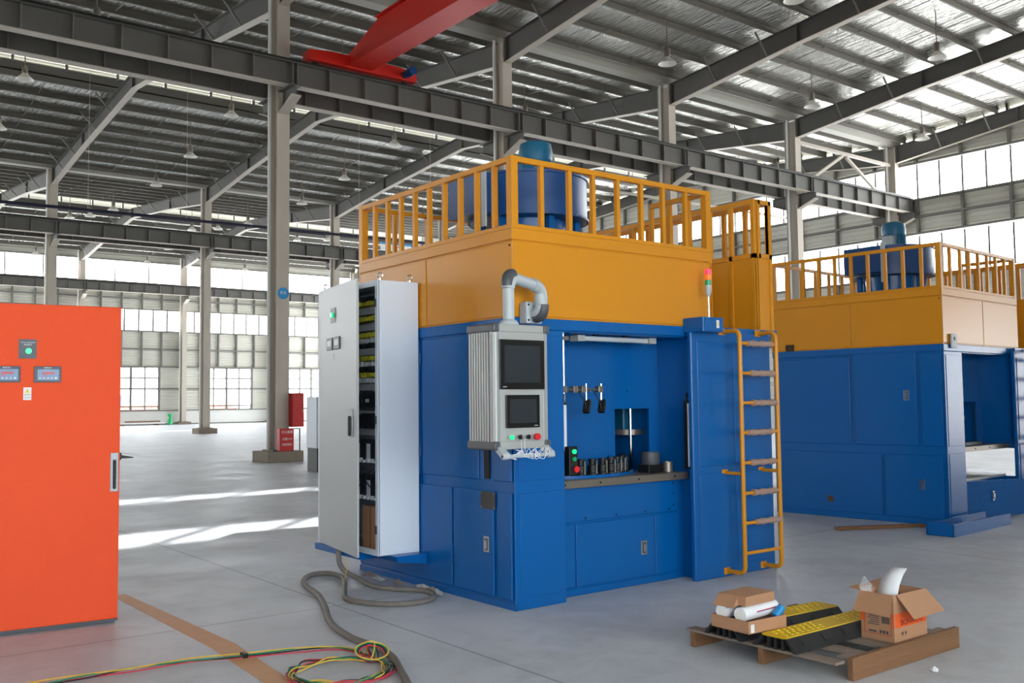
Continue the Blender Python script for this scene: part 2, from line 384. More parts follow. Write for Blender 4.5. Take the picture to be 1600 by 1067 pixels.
B(XL, -7.6, YF-.2, YF, 9.7, 12.1).build('cladding', SHEET, wf); B(-9.6, -7.6, YF-.2, YF, 12.1, 12.62).build('cladding', SHEET, wf)
for a, b, z0, z1 in ((XL, -7.6, 8.85, 9.7), (XL, -9.6, 12.1, 12.62)):
    w = struct('window_%d' % nw, (a, YF, z0)); nw += 1
    B(a, b, YF-.11, YF-.1, z0, z1).build('pane', GLASS, w)
    k = int((b-a)/1.3)
    for i in range(k+1): x = a+(b-a)*i/k; B(x-.06, x+.06, YF-.15, YF-.02, z0, z1).build('mullion', GIRT, w)
for a, b in LW: strip_x('window_%d' % nw, None, 1.0, 4.7, YF-.1, [a+(b-a)*i/5 for i in range(6)], m=GLASS); nw += 1
# unseen canopy added outside to keep direct sun out of the low windows
cn = thing('added_sun_canopy', 'flat white unseen canopy added to keep sun off the front wall windows', 'canopy', (-4, -5.8, 5.05))
B(-16, 10, -9.2, -2.52, 5.05, 5.2).build('roof_sheet', WHITE, cn)
for x in (-15.8, -7, 1, 9.8): B(x-.08, x+.08, -9.1, -8.95, -.2, 5.05).build('post', STEEL, cn)
wb = struct('wall_back', (XL, 30, 0)); 
for z0, z1 in ((0, 1.2), (4.7, 7.7), (9.4, 11.6), (13.3, 15.6)): B(XL-.2, XL, YF, YB, z0, z1).build('cladding', SHEET, wb)
for z0, z1 in ((1.2, 4.7), (7.7, 9.4), (11.6, 13.3)):
    B(XL-.2, XL, YF, 26.0, z0, z1).build('cladding', SHEET, wb)
    ya = 52.0 if z0 > 5 else 56.0
    if z0 > 5: B(XL-.2, XL, 26.0, ya, z0, z1).build('cladding', SHEET, wb)
    else:
        for a, b in ((26.0, 41.5), (46.0, 49.5), (54.0, 56.0)): B(XL-.2, XL, a, b, z0, z1).build('cladding', SHEET, wb)
        for a, b in ((41.5, 46.0), (49.5, 54.0)): strip_y('window_%d' % nw, None, z0, z1, XL-.1, [a+(b-a)/4*i for i in range(5)]); nw += 1
    strip_y('window_%d' % nw, None, z0, z1, XL-.1, [ya+(80.8-ya)/6*i for i in range(7)]); nw += 1  # unseen glowing panes added to brighten the middle and far aisles

# ---- roof
ce = struct('ceiling', (20, 25, 13.7), 'pitched steel roof lined with silver foil over long purlins')
RH = 2.45       # half width of the ridge ventilator opening
def slope_slab(ya, yb, x0, x1, dz, th):
    za, zb = zt(ya)+dz, zt(yb)+dz
    return MB().hexa([(x0, ya, za), (x1, ya, za), (x1, yb, zb), (x0, yb, zb), (x0, ya, za+th), (x1, ya, za+th), (x1, yb, zb+th), (x0, yb, zb+th)])
for b in range(3):
    y0 = ROWS[b]; yr = y0+SPAN/2; y1 = ROWS[b+1]
    for ya, yb, sg in ((y0+.35, yr-RH, 1), (yr+RH, y1-.35, -1)):
        slope_slab(ya, yb, XL, XR, .235, .05).build('foil_lining', FOIL, ce)
        e = yr-RH if sg > 0 else yr+RH
        k = 0; t = .75
        pys = []
        while t < SPAN/2-RH-.25:
            pys.append(y0+t if sg > 0 else y1-t); t += 1.48
        pys.append(e-sg*.12)
        for y in pys:
            z = zt(y)
            # cold-formed C purlin along the hall
            poly = [(y-.035, z), (y+.035, z), (y+.035, z+.02), (y-.012, z+.02), (y-.012, z+.21), (y+.035, z+.21), (y+.035, z+.232), (y-.035, z+.232)]
            if sg < 0: poly = [(2*y-a, c) for a, c in poly]
            MB().prism(poly, 'x', XL, XR-.2).build('purlin', PURL, ce)
        # sag rods between purlins, half-way between frames
        sr = MB()
        for x in MIDX:
            for xo in (-1.3, 1.3):
                for a, c in zip(pys, pys[1:]): sr.bar((x+xo, a, zt(a)+.12), (x+xo, c, zt(c)+.12), .025, .025)
        o = sr.build('sag_rods', GIRT, ce); o['kind'] = 'stuff'
    # ridge ventilator
    zr = zt(yr)+.1
    for sg in (-1, 1):
        e = yr+sg*RH
        B(XL, XR, min(e, e+sg*.06), max(e, e+sg*.06), zt(e)-.02, zt(e)+.30).build('ridge_curb', STEELD, ce)
        B(XL, XR, min(e+sg*.02, e+sg*.1), max(e+sg*.02, e+sg*.1), zt(e)+.30, zt(e)+.62).build('ventilator_base', STEELD, ce)
        if b in (1, 2) and sg > 0 or b == 1:
            sm = MB(); z0 = zt(e)+.64
            for i in range(7):
                z = z0+i*.13; sm.hexa([(0, 0, z), (1.9, 0, z), (1.9, sg*.14, z-.1), (0, sg*.14, z-.1), (0, 0, z+.02), (1.9, 0, z+.02), (1.9, sg*.14, z-.08), (0, sg*.14, z-.08)])
            me = sm.mesh('louver_panel', SHEET); pmz = B(-.05, .05, 0, .1, z0-.1, z0+.9).mesh('louver_post', GIRT)
            for i in range(22):
                inst(me, 'louver_panel', ce, (-.6+2*i, e, 0)); inst(pmz, 'louver_post', ce, (-.65+2*i, e-.05, 0))
        else: B(XL, XR, e-.02, e+.02, zt(e)+.62, zt(e)+1.5).build('ventilator_side', SHEET, ce)
        hz = zt(e)+1.5
        MB().hexa([(XL, yr, hz+.35), (XR, yr, hz+.35), (XR, e+sg*.5, hz), (XL, e+sg*.5, hz), (XL, yr, hz+.4), (XR, yr, hz+.4), (XR, e+sg*.5, hz+.05), (XL, e+sg*.5, hz+.05)]).build('ventilator_roof', STEELD, ce)
for r in ROWS:          # valley gutters
    MB().prism([(r-.38, 14.02), (r-.2, 13.78), (r+.2, 13.78), (r+.38, 14.02), (r+.42, 14.02), (r+.23, 13.74), (r-.23, 13.74), (r-.42, 14.02)], 'x', XL, XR).build('valley_gutter', GUT, ce)

# ---- rafters
BAYN = ['near', 'middle', 'far']
def rafter(x, b, label):
    y0, y1 = ROWS[b]+.27, ROWS[b+1]-.27; yr = (y0+y1)/2
    t = thing('roof_rafter', label, 'roof beam', (x, yr, 13.0), group='tapered steel roof rafters')
    bot = [(y0, 12.93), (y0+5.8, 13.6), (yr, 14.27), (y1-5.8, 13.6), (y1, 12.93)]
    top = [(y0, zt(y0)), (y0+5.8, zt(y0+5.8)), (yr, zt(yr)), (y1-5.8, zt(y1-5.8)), (y1, zt(y1))]
    MB().prism(bot+top[::-1], 'x', x-.012, x+.012).build('web', STEELD, t)
    for nm, pl, dz in (('bottom_flange', bot, -.02), ('top_flange', top, -.022)):
        m = MB()
        for (a, za), (c, zc) in zip(pl, pl[1:]): m.hexa([(x-.13, a, za+dz), (x+.13, a, za+dz), (x+.13, c, zc+dz), (x-.13, c, zc+dz), (x-.13, a, za+dz+.02), (x+.13, a, za+dz+.02), (x+.13, c, zc+dz+.02), (x-.13, c, zc+dz+.02)])
        m.build(nm, STEEL if nm == 'bottom_flange' else STEELD, t)
    def zb(y):
        for (a, za), (c, zc) in zip(bot, bot[1:]):
            if a <= y <= c: return za+(zc-za)*(y-a)/(c-a)
    for y in (y0+.05, y0+5.8, yr, y1-5.8, y1-.05):
        B(x-.12, x+.12, y-.03, y+.03, zb(y), zt(y)-.02).build('splice_plate', STEELD, t)
    for y in (y0+2.3, y0+4.6, y0+8.2, y0+10.6, y1-2.3, y1-4.6, y1-8.2, y1-10.6):
        for s in (-1, 1): MB().bar((x+s*.1, y, zb(y)+.02), (x+s*.75, y, zt(y)+.05), .05, .05).build('fly_brace', GIRT, t)
    return t
pos3 = {3.35: 'at the far left', 11.35: 'on the fire cabinet column line', 19.35: 'on the column line under the crane girder', 27.35: 'on the column line behind the near machine', 35.3: 'on the column line between the machines', 43.2: 'against the end wall'}
for b in range(3):
    for x in FRX:
        if b == 2 and x > 28: continue
        rafter(x, b, 'tapered steel roof rafter of the %s aisle, %s' % (BAYN[b], pos3[x]))
# ---- columns
def column(x, y, label, plinth=True, top=13.7, corb=(-1, 1), zc=10.42, pz=.3, rot=False):
    t = thing('steel_column', label, 'column', (x, y, 0), group='steel crane columns')
    w, d = .19, .27
    B(x-.012, x+.012, y-d, y+d, pz+.02, top).build('web', STEEL, t)
    for s in (-1, 1): B(x-w, x+w, y+s*d-.012, y+s*d+.012, pz+.02, top).build('flange', STEEL, t)
    B(x-.3, x+.3, y-.38, y+.38, pz, pz+.03).build('base_plate', STEELD, t)
    if plinth: B(x-.52, x+.52, y-.55, y+.55, 0, pz).build('plinth', CONC, t, bevel=.015)
    for s in corb:
        e = y+s*d; m = MB().prism([(e, zc-.02), (e+s*.85, zc-.02), (e+s*.85, zc-.3), (e, zc-.62)], 'x', x-.012, x+.012)
        c = m.build('corbel', STEELD, t)
        B(x-.17, x+.17, min(e, e+s*.85), max(e, e+s*.85), zc-.04, zc-.015).build('corbel_plate', STEELD, c)
        MB().hexa([(x-.15, e, zc-.65), (x+.15, e, zc-.65), (x+.15, e+s*.85, zc-.33), (x-.15, e+s*.85, zc-.33), (x-.15, e, zc-.62), (x+.15, e, zc-.62), (x+.15, e+s*.85, zc-.3), (x-.15, e+s*.85, zc-.3)]).build('corbel_plate', STEEL, c)
    MB().tube([(x-w-.06, y+.1, pz), (x-w-.06, y+.1, top+.1)], .05, 8).build('downpipe', WHITE, t, smooth=True)
    return t
rowA = {3.35: None, 11.35: 'steel crane column with a red fire cabinet, standing on a bare concrete plinth', 19.35: 'steel crane column behind the near machine, under the red crane girder',
        27.35: 'steel crane column behind the right end of the near machine railing', 35.3: 'steel crane column seen between the two machines', 43.2: 'last steel crane column, at the end wall where the runway stops'}
for x in FRX[1:]: column(x, 25.4, rowA[x])
rowB = {11.35: 'far steel column rising behind the orange cabinet', 19.35: 'far steel column on a low concrete plinth right of the orange cabinet', 27.35: 'far steel column partly hidden behind the grey switch cabinet', 35.3: 'far steel column seen through the near machine railing'}
for x in FRX[1:5]: column(x, 53.0, rowB[x], zc=10.3)
rowC = {19.35: 'wall column of the far side, first one above the orange cabinet', 27.35: 'wall column of the far side beside a green bottle', 35.3: 'wall column of the far side near the fire cabinet', 43.2: 'corner column of the far wall'}
for x in (19.35, 27.35, 35.3, 43.2): column(x, 80.0, rowC[x], corb=(-1,), zc=10.6, pz=.22)
# diagonal bracing at the last bay of the crane row
for a, c in (((39.35, 25.4, 12.72), (42.6, 25.4, 11.0)), ((39.05, 25.4, 12.72), (36.0, 25.4, 11.0))):
    tag(MB().bar(a, c, .12, .12).build('diagonal_brace', STEEL, base=a), 'diagonal steel brace near the end wall, sloping %s' % ('right' if c[0] > 40 else 'left'), 'brace', 'roof braces')
tag(MB().bar((35.52, 25.4, 12.85), (42.98, 25.4, 12.85), .14, .14).build('strut', STEEL, base=(39, 25.4, 12.85)), 'horizontal steel strut between the last two crane columns', 'brace')

# ---- crane runway beams
def runway(y, z0, h, x0, x1, label, step=8/7, rail=True):
    t = thing('crane_runway_beam', label, 'crane beam', (x0, y, z0), group='crane runway beams')
    z1 = z0+h
    B(x0, x1, y-.01, y+.01, z0+.02, z1-.02).build('web', STEELD, t)
    B(x0, x1, y-.17, y+.17, z1-.025, z1).build('top_flange', STEELD, t); B(x0, x1, y-.15, y+.15, z0, z0+.025).build('bottom_flange', STEEL, t)
    if rail: B(x0, x1, y-.06, y+.06, z1, z1+.11).build('crane_rail', BLACK, t)
    me = B(-.012, .012, -.14, .14, .025, h-.025).mesh('stiffener', GIRT); x = FRX[0]-8*3
    while x < x1:
        for k in range(7):
            xx = x+step*k
            if x0 < xx < x1: inst(me, 'stiffener', t, (xx, y, z0))
        if x0 < x < x1: inst(me, 'stiffener', t, (x+.15, y, z0))
        x += 8
    return t
runway(24.63, 10.42, .68, -4.65, 43.4, 'front crane runway beam carrying the red crane carriage')
runway(26.2, 10.42, .68, -4.65, 43.4, 'rear crane runway beam just behind the front one')
runway(52.2, 10.28, .68, -4.65, 43.4, 'far crane runway beam crossing in front of the bright windows')
runway(53.8, 10.28, .68, -4.65, 43.4, 'far rear crane runway beam of the second column row')
runway(79.1, 10.6, .66, -4.65, 43.4, 'grey crane runway beam along the far wall windows')

# ---- overhead crane
t = thing('overhead_crane', 'red overhead travelling crane with box girder and end carriage', 'crane', (13.45, 24.63, 11.21))
zr = 11.21
MB().prism([(11.8, zr+.06), (11.8, zr+.34), (12.5, zr+.42), (14.7, zr+.42), (15.35, zr+.34), (15.35, zr+.06)], 'y', 24.43, 24.83).build('end_carriage', RED, t, bevel=.01)
for x in (12.1, 15.05): MB().cyl((x, 24.57, zr+.13), (x, 24.69, zr+.13), .13, 18).build('wheel', BLACK, t, smooth=True)
g = MB(); ys_ = [24.5, 23.0, -1.4]; 
prof = [(24.75, zr+.13), (24.75, zr+.45), (22.9, zr+1.02), (-1.5, zr+1.02), (-1.5, zr+.13)]
gd = g.prism(prof, 'x', 13.12, 13.7).build('girder', RED, t, bevel=.01)
B(13.0, 13.8, -1.5, 24.75, zr+.10, zr+.13).build('bottom_flange', RED, gd); B(13.0, 13.8, -1.5, 22.9, zr+1.02, zr+1.045).build('top_flange', RED, gd)
MB().cyl((14.9, 24.25, zr+.2), (14.9, 23.9, zr+.2), .13, 16).build('drive_motor', BLUEF, t, smooth=True)
MB().cyl((14.9, 24.43, zr+.2), (14.9, 24.25, zr+.2), .1, 12).build('gearbox', DGREY, t)

# ---- pendant lamps
def lamp_parts():
    sh = MB().lathe([(.05, .24), (.09, .23), (.17, .14), (.27, .05), (.31, .0), (.305, .0), (.26, .045), (.16, .13), (.0, .2)], n=20).mesh('reflector', SHADEM, smooth=True)
    bd = MB().lathe([(.0, .56), (.07, .55), (.1, .5), (.11, .27), (.08, .22), (0, .22)], n=14).mesh('housing', LAMPB, smooth=True)
    return sh, bd
SH, BD = lamp_parts()
rown = {(0, 2): 'ridge row', (0, 3): 'second row from the runway', (0, 4): 'row beside the runway', (1, 0): 'row just beyond the runway', (1, 1): 'second row beyond the runway', (1, 2): 'ridge row', (1, 3): 'row beyond the ridge', (1, 4): 'row beside the far columns',
        (2, 0): 'row just beyond the far columns', (2, 1): 'second row beyond the far columns', (2, 2): 'ridge row', (2, 3): 'row beyond the ridge', (2, 4): 'row beside the window wall'}
from_right = {39.25: 'nearest the end wall', 31.325: 'second from the end wall', 23.35: 'third from the end wall', 15.35: 'fourth from the end wall', 7.35: 'fifth from the end wall'}
for b in range(3):
    yr = ROWS[b]+SPAN/2
    for j, dy in enumerate((-10, -5, 0, 5, 10)):
        if b == 0 and dy < 0: continue
        y = yr+dy
        for x in MIDX:
            zl = (zt(y) if dy else 15.2)-1.35 if b or dy else 13.4
            pv = Vector((x, y, zl+.3))-Vector((0, 0, 1.6)); dz = pv.dot(FW); px = 800+F_PX*pv.dot(RT)/dz; py = 533-F_PX*pv.dot(UP)/dz
            if not (-30 < px < 1630 and -60 < py < 1067): continue
            lb = 'bell-shaped pendant lamp, %s aisle, %s, %s' % (BAYN[b], rown[b, j], from_right[x])
            t = thing('pendant_lamp', lb, 'lamp', (x, y, zl), group='pendant high-bay lamps')
            inst(SH, 'reflector', t, (x, y, zl)); inst(BD, 'housing', t, (x, y, zl))
            ztop = zt(y)+.25 if dy else zt(yr+RH)+1.86
            MB().cyl((x, y, zl+.55), (x, y, max(ztop, zl+.7)), .02, 6).build('rod', LAMPB, t)
# ---- hung conduit with wires
t = thing('hung_conduit', 'long dark blue conduit hung by wires across the middle aisle', 'conduit', (16, 40, 9.3))
MB().tube([(-4, 40, 9.16), (8, 40, 9.3), (26, 40, 9.45), (43, 40, 9.5)], .065, 8).build('conduit', NAVY, t, smooth=True)
for x in (1.9, 5.9, 9.85, 13.75, 17.8, 21.9, 25.9): MB().cyl((x, 40, 9.3), (x, 40, zt(40)+.9), .008, 5).build('hanging_wire', STEEL, t)
tag(MB().tube([(30, 31, 10.95), (43.4, 31, 11.1)], .07, 8).build('grey_pipe', STEEL, base=(36, 31, 11), smooth=True), 'light grey pipe under the runway beyond the near machine', 'pipe')

# ---- things on the near crane column (x 11.35)
t = thing('fire_hose_box', 'tall red fire hose box on the side of the near crane column', 'fire box', (11.68, 25.1, .95))
B(11.55, 11.92, 24.95, 25.35, .96, 1.9).build('body', REDD, t, bevel=.01); B(11.57, 11.90, 24.935, 24.95, .99, 1.87).build('door', REDD, t)
B(11.87, 11.885, 24.92, 24.935, 1.38, 1.46).build('handle', CHROME, t)
t = thing('extinguisher_box', 'small red extinguisher box with white lettering on the plinth', 'fire box', (11.35, 24.98, .3))
B(11.17, 11.58, 24.87, 25.1, .3, .92).build('body', REDD, t, bevel=.01); B(11.19, 11.56, 24.86, 24.87, .74, .9).build('lid_panel', REDD, t)
text('灭火器箱', 'lettering', STICK, t, .085, (11.375, 24.859, .82), (1, 0, 0), (0, 0, 1), label='white lettering')
text('火警119', 'lettering', STICK, t, .08, (11.375, 24.869, .63), (1, 0, 0), (0, 0, 1)); text('消防器材', 'lettering', STICK, t, .075, (11.375, 24.869, .48), (1, 0, 0), (0, 0, 1))
t = thing('small_rack', 'thin black metal frame beside the red extinguisher box', 'frame', (11.72, 25.0, .3))
for x in (11.6, 11.8): B(x-.012, x+.012, 24.96, 24.985, .3, .92).build('upright', BLACK, t)
B(11.588, 11.812, 24.96, 24.985, .9, .92).build('crossbar', BLACK, t)
t = thing('round_sign', 'round blue sign high on the near crane column', 'sign', (11.36, 25.1, 4.65))
MB().cyl((11.36, 25.118, 4.68), (11.36, 25.105, 4.68), .165, 28).build('disc', BLUES, t)
text('安全', 'lettering', STICK, t, .1, (11.36, 25.104, 4.69), (1, 0, 0), (0, 0, 1))
# ---- far small things
t = thing('plank_pile', 'low pile of boards lying by the far wall', 'planks', (23.6, 79.3, 0))
for i, (x0, x1, y, z, m) in enumerate(((21.6, 25.6, 79.0, .12, WHITE), (22.2, 25.6, 79.35, .12, WOOD), (22.5, 25.2, 79.1, .26, WOOD), (21.4, 24.4, 79.6, .12, WOODG))):
    B(x0, x1, y-.15, y+.15, z, z+.1).build('board', m, t)
for x in (22.3, 25.0): B(x-.06, x+.06, 78.8, 79.75, 0, .12).build('bearer', WOOD, t)
t = thing('green_bottle', 'green plastic bottle on the floor by the far wall', 'bottle', (26.05, 79.2, 0))
MB().lathe([(0, 0), (.19, .0), (.2, .4), (.12, .55), (.1, .7), (0, .7)], (26.05, 79.2, 0), 14).build('body', GREENB, t, smooth=True); MB().lathe([(0, .7), (.2, .7), (.2, .88), (0, .9)], (26.05, 79.2, 0), 12).build('cap', GREENB, t, smooth=True)
t = thing('grey_floor_cabinet', 'pale grey floor cabinet half hidden behind the switch cabinet', 'cabinet', (10.6, 20.95, 0))
B(10.22, 11.0, 20.7, 21.2, .0, .55).build('base', BLACK, t); B(10.2, 11.02, 20.68, 21.22, .55, 1.76).build('body', GREYP, t, bevel=.01); B(10.22, 11.0, 20.665, 20.68, .6, 1.72).build('door', GREYP, t)
t = thing('far_board', 'small white and blue board on the far runway, seen through the near machine railing', 'board', (31.2, 52.2, 11.07))
B(30.1, 32.3, 52.18, 52.24, 11.07, 11.62).build('panel', WHITE, t); B(30.1, 32.3, 52.165, 52.18, 11.5, 11.62).build('blue_band', BLUES, t); B(31.2, 31.8, 52.17, 52.18, 11.34, 11.4).build('red_print', REDB, t)
# ---- outside, beyond the far windows
t = thing('outside_building', 'low outside building with a blue roof seen through the far windows', 'building', (30, 150, -.2))
B(10, 60, 150, 160, -.2, 1.6).build('wall', BRICKR, t); B(9, 42, 149.5, 161, 1.6, 3.2).build('roof', BLUER, t)
# ================================================================== THE MACHINES
M1 = ((4.573, 5.9, 0), 0.0); M2 = ((11.545, 6.184, 0), math.radians(4.0))
W, Dp, ZB, ZY, ZR = 2.34, 2.45, 2.255, 2.955, 3.53     # yellow width, depth, blue top, fascia top, rail top
RB0, RB1, RBV = 1.933, 3.05, -.09                        # right-hand block
def panel(par, name, x0, x1, y0, y1, z0, z1, m=BLUE, bev=.006, label=None):
    return B(x0, x1, y0, y1, z0, z1).build(name, m, par, bevel=bev, label=label)
def recess_handle(par, u, v, z, face, s=1.0):
    """flush steel pull handle: frame, dark pocket, lever; face 'l' on the u=0 side, 'f' on the front"""
    if face == 'f': bx = lambda a0, a1, d0, d1, z0, z1: B(u+a0, u+a1, v-d1, v-d0, z+z0, z+z1)
    else: bx = lambda a0, a1, d0, d1, z0, z1: B(v-d1, v-d0, u+a0, u+a1, z+z0, z+z1)
    h = bx(-.036*s, .036*s, 0, .005, -.062*s, .062*s).build('pull_handle', CHROME, par, bevel=.002, label='chrome flush pull handle')
    bx(-.022*s, .022*s, .005, .007, -.048*s, .048*s).build('pocket', DGREY, h); bx(-.013*s, .013*s, .007, .013, -.034*s, .03*s).build('lever', CHROME, h)
    return h
def machine(fr, which):
    t = thing('machine_tool', 'near blue and yellow machine tool with open work bay' if which == 1 else 'farther blue and yellow machine tool with closed side doors, right', 'machine', (0, 0, 0), fr)
    # --- blue carcass
    cl = B(.012, .5, .012, Dp, .0, ZB-.03).build('left_cabinet', BLUE, t, bevel=.004)
    if which == 1: lo = B(.5, RB0+.12, .15, Dp, 0, .9).build('lower_cabinet', BLUE, t)
    else:
        lo = B(.5, RB0+.12, .15, Dp, 0, .5).build('lower_cabinet', BLUE, t); B(.5, RB0+.12, .13, 1.2, .5, .53).build('lower_shelf', ARMG, lo, label='pale grey shelf under the counter')
        B(.62, .8, .5, .9, .53, .82).build('coolant_pump', BLACK, lo, bevel=.02); MB().cyl((1.0, .5, .66), (1.0, .9, .66), .12, 18).build('drive_motor', COMPB, lo, smooth=True); MB().cyl((.72, .48, .7), (.72, .4, .74), .05, 12).build('brass_valve', mat('brass', (170, 110, 40), .4, metal=.7), lo)
        MB().prism([(1.1, .53), (1.45, .53), (1.3, .7), (1.15, .74)], 'y', .5, .8).build('motor_cover', BLACK, lo)
    if which == 1: rb = B(RB0+.12, RB1-.01, RBV+.012, Dp, 0, ZB-.05).build('right_cabinet', BLUE, t, bevel=.004)
    else:       # open frame below the counter
        rb = B(RB0+.12, RB1-.01, RBV+.012, Dp, .88, ZB-.05).build('right_cabinet', BLUE, t, bevel=.004); B(RB0+.12, RB1-.01, RBV+.012, Dp, 0, .5).build('right_base', BLUE, rb)
        for v in (.0, Dp-.08): B(RB1-.09, RB1-.01, v, v+.08, .5, .88).build('frame_post', BLUE, rb)
    B(.5, RB0+.12, 1.5, Dp, .9, ZB-.03).build('rear_cabinet', BLUE, t)
    # front-left pillar skins
    panel(cl, 'skin_panel', 0.0, .512, 0.0, .012, 0, ZB-.09)
    panel(cl, 'pillar_panel', .045, .47, -.006, .0, .98, 2.12); panel(cl, 'pillar_panel', .045, .47, -.006, 0, .09, .89)
    panel(t, 'top_band', -.004, W+.1, -.004, .03, ZB-.09, ZB); panel(t, 'top_band', -.004, .03, .03, Dp, ZB-.09, ZB)
    B(.0, W+.1, .03, Dp, ZB-.03, ZB).build('top_deck', BLUE, t)
    # right-hand block front with vertical folds
    panel(rb, 'front_skin', RB0, RB1, RBV, RBV+.05, 0, ZB-.05, bev=.01)
    panel(rb, 'front_panel', RB0+.07, 2.42, RBV-.007, RBV, 1.0, 2.12); panel(rb, 'front_panel', RB0+.07, 2.42, RBV-.007, RBV, .1, .93)
    panel(rb, 'front_panel', 2.5, RB1-.04, RBV-.007, RBV, 1.0, 2.12); panel(rb, 'front_panel', 2.5, RB1-.04, RBV-.007, RBV, .1, .93)
    B(RB0+.1, RB1+.14, RBV+.02, Dp, ZB-.05, ZB).build('top_deck', BLUE, rb)
    # recessed lower front
    if which == 1:
        panel(lo, 'front_panel', .5, RB0+.02, .138, .15, .6, .9)
        dr = panel(lo, 'front_door', .74, 1.66, .134, .15, .07, .585)
        recess_handle(dr, 1.52, .134, .317, 'f')
        panel(lo, 'front_panel', .5, .73, .138, .15, .07, .59); panel(lo, 'front_panel', 1.67, RB0+.02, .138, .15, .07, .59); panel(lo, 'kick_plate', .5, RB0+.02, .14, .16, 0, .06)
        sc_ = MB()
        for x in (.85, 1.2, 1.55, 1.85): sc_.cyl((x, .138, .625), (x, .132, .625), .008, 8)
        for z in (.85, .76, .66): sc_.cyl((1.91, .138, z), (1.91, .132, z), .008, 8)
        sc_.build('screws', BLACK, lo)
    else:
        panel(lo, 'front_panel', .5, RB0+.02, .138, .15, .03, .47)
        od = MB().hexa([(.75, .1, .03), (1.75, -.22, .03), (1.755, -.205, .03), (.755, .115, .03), (.75, .1, .5), (1.75, -.22, .5), (1.755, -.205, .5), (.755, .115, .5)]).build('open_door', BLUE, lo, bevel=.004)
        recess_handle(lo, 1.2, -.045, .3, 'f')
    # work bay
    hx0, hx1, hz0, hz1 = 1.49, 1.93, .955, 1.52; vb = .44
    bay = MB()
    for a, b, c, d in ((.5, hx0, .9, ZB-.09), (hx1, RB0+.12, .9, ZB-.09), (hx0, hx1, hz1, ZB-.09)): bay.box(a, b, vb, vb+.02, c, d)
    bw = bay.build('bay_back_wall', BLUE, t)
    B(.5, RB0+.12, .03, .5, ZB-.1, ZB-.085).build('bay_ceiling', BLUE, t)
    B(.5, RB0+.12, .46, 1.5, ZB-.2, ZB-.19).build('cavity_ceiling', BLUE, t)
    MB().cyl((1.62, .95, .9), (1.62, .95, 2.05), .14, 18).build('spindle_column', BLUE, t, smooth=True)
    MB().cyl((1.55, .62, .92), (1.55, .62, 2.0), .014, 10).build('guide_rod', CHROME, t); MB().cyl((1.86, .62, .92), (1.86, .62, 2.0), .016, 10).build('guide_rod', CHROME, t)
    B(1.95, 2.3, .8, 1.1, 1.3, 2.0).build('spindle_head', TEAL, t, bevel=.01); MB().cyl((2.0, .8, 1.27), (2.0, .8, 1.32), .16, 20).build('spindle_flange', STAIN, t, smooth=True)
    pl_ = B(.49, RB0+.1, .06, .15, .885, .95).build('counter_edge', STAIN, t, bevel=.003, label='stainless steel counter edge')
    sm = MB()
    for x in (.56, .95, 1.4, 1.85): sm.cyl((x, .06, .918), (x, .054, .918), .009, 8)
    sm.build('screws', BLACK, pl_)
    B(.49, RB0+.12, .12, .5, .9, .948).build('counter_top', STAIN, t)
    b2 = MB()
    for x in (1.2, 1.45, 1.65): b2.cyl((x, .44, 1.68), (x, .436, 1.68), .007, 8)
    for x in (1.4, 2.0): b2.cyl((x, .44, 1.1), (x, .436, 1.1), .007, 8)
    b2.build('bolts', CHROME, bw)
    # --- side (u = 0) panels
    if which == 1:
        panel(cl, 'skin_panel', 0, .012, .0, Dp, 0, .05, bev=0)
        d = panel(cl, 'side_door', -.012, .012, .46, 1.30, .975, 2.15, bev=.008)
        for z in (1.18, 1.98): MB().cyl((-.012, 1.33, z-.05), (-.012, 1.33, z+.05), .008, 8).build('hinge', BLUE, d)
        panel(cl, 'side_panel', -.006, .012, 1.36, Dp-.02, .975, 2.15)
        panel(cl, 'side_panel', -.006, .012, .035, .27, .975, 2.15)
        s = B(-.001, .012, .33, .40, .985, 1.4).build('cable_slot', BLACK, cl, label='black cable slot'); panel(cl, 'slot_frame', -.006, .012, .40, .45, .975, 2.15)
        d2 = panel(cl, 'side_door', -.01, .012, .27, .83, .07, .89, bev=.008)
        for z in (.2, .78): MB().cyl((-.012, .845, z-.04), (-.012, .845, z+.04), .007, 8).build('hinge', BLUE, d2)
        recess_handle(d2, .36, -.01, .47, 'l')
        pp = B(-.014, -.01, .24, .43, .75, .885).build('cover_plate', mat('dark_cover', (78, 76, 74), .5, metal=.4), d2, bevel=.002, label='dark grey screwed cover plate')
        q = MB()
        for y in (.25, .42):
            for z in (.762, .873): q.cyl((-.014, y, z), (-.016, y, z), .004, 6)
        q.build('screws', CHROME, pp)
        panel(cl, 'side_panel', -.006, .012, .04, .22, .07, .89); panel(cl, 'side_panel', -.006, .012, .86, Dp-.02, .07, .89)
    else:
        panel(cl, 'side_panel', -.006, .012, 1.27, Dp-.04, .98, 2.14)
        d = panel(cl, 'side_door', -.014, .012, .36, 1.2, .98, 2.18, bev=.008); recess_handle(d, .49, -.014, 1.62, 'l', 1.05)
        panel(cl, 'side_panel', -.006, .012, .04, .31, .98, 2.14)
        d = panel(cl, 'side_door', -.01, .012, .06, .82, .08, .87, bev=.008); recess_handle(d, .33, -.01, .5, 'l', 1.05)
        panel(cl, 'side_panel', -.006, .012, .86, Dp-.04, .08, .87)
        B(-.012, .0, 1.56, 1.64, .2, .28).build('cable_port', mat('brown_port', (72, 56, 24), .7), cl, label='small brown cable port')
        B(-.02, 0, 2.1, 2.22, ZB+.0, ZB+.09).build('vent_box', mat('brown_port2', (60, 40, 16), .7), cl)
        lg = B(.17, .33, -.03, -.01, ZB-.05, ZB+.13).build('lifting_lug', ARMG, t, bevel=.004, label='pale grey lifting lug with a hole')
        MB().cyl((.25, -.031, ZB+.07), (.25, -.033, ZB+.07), .025, 14).build('hole', BLACK, lg)
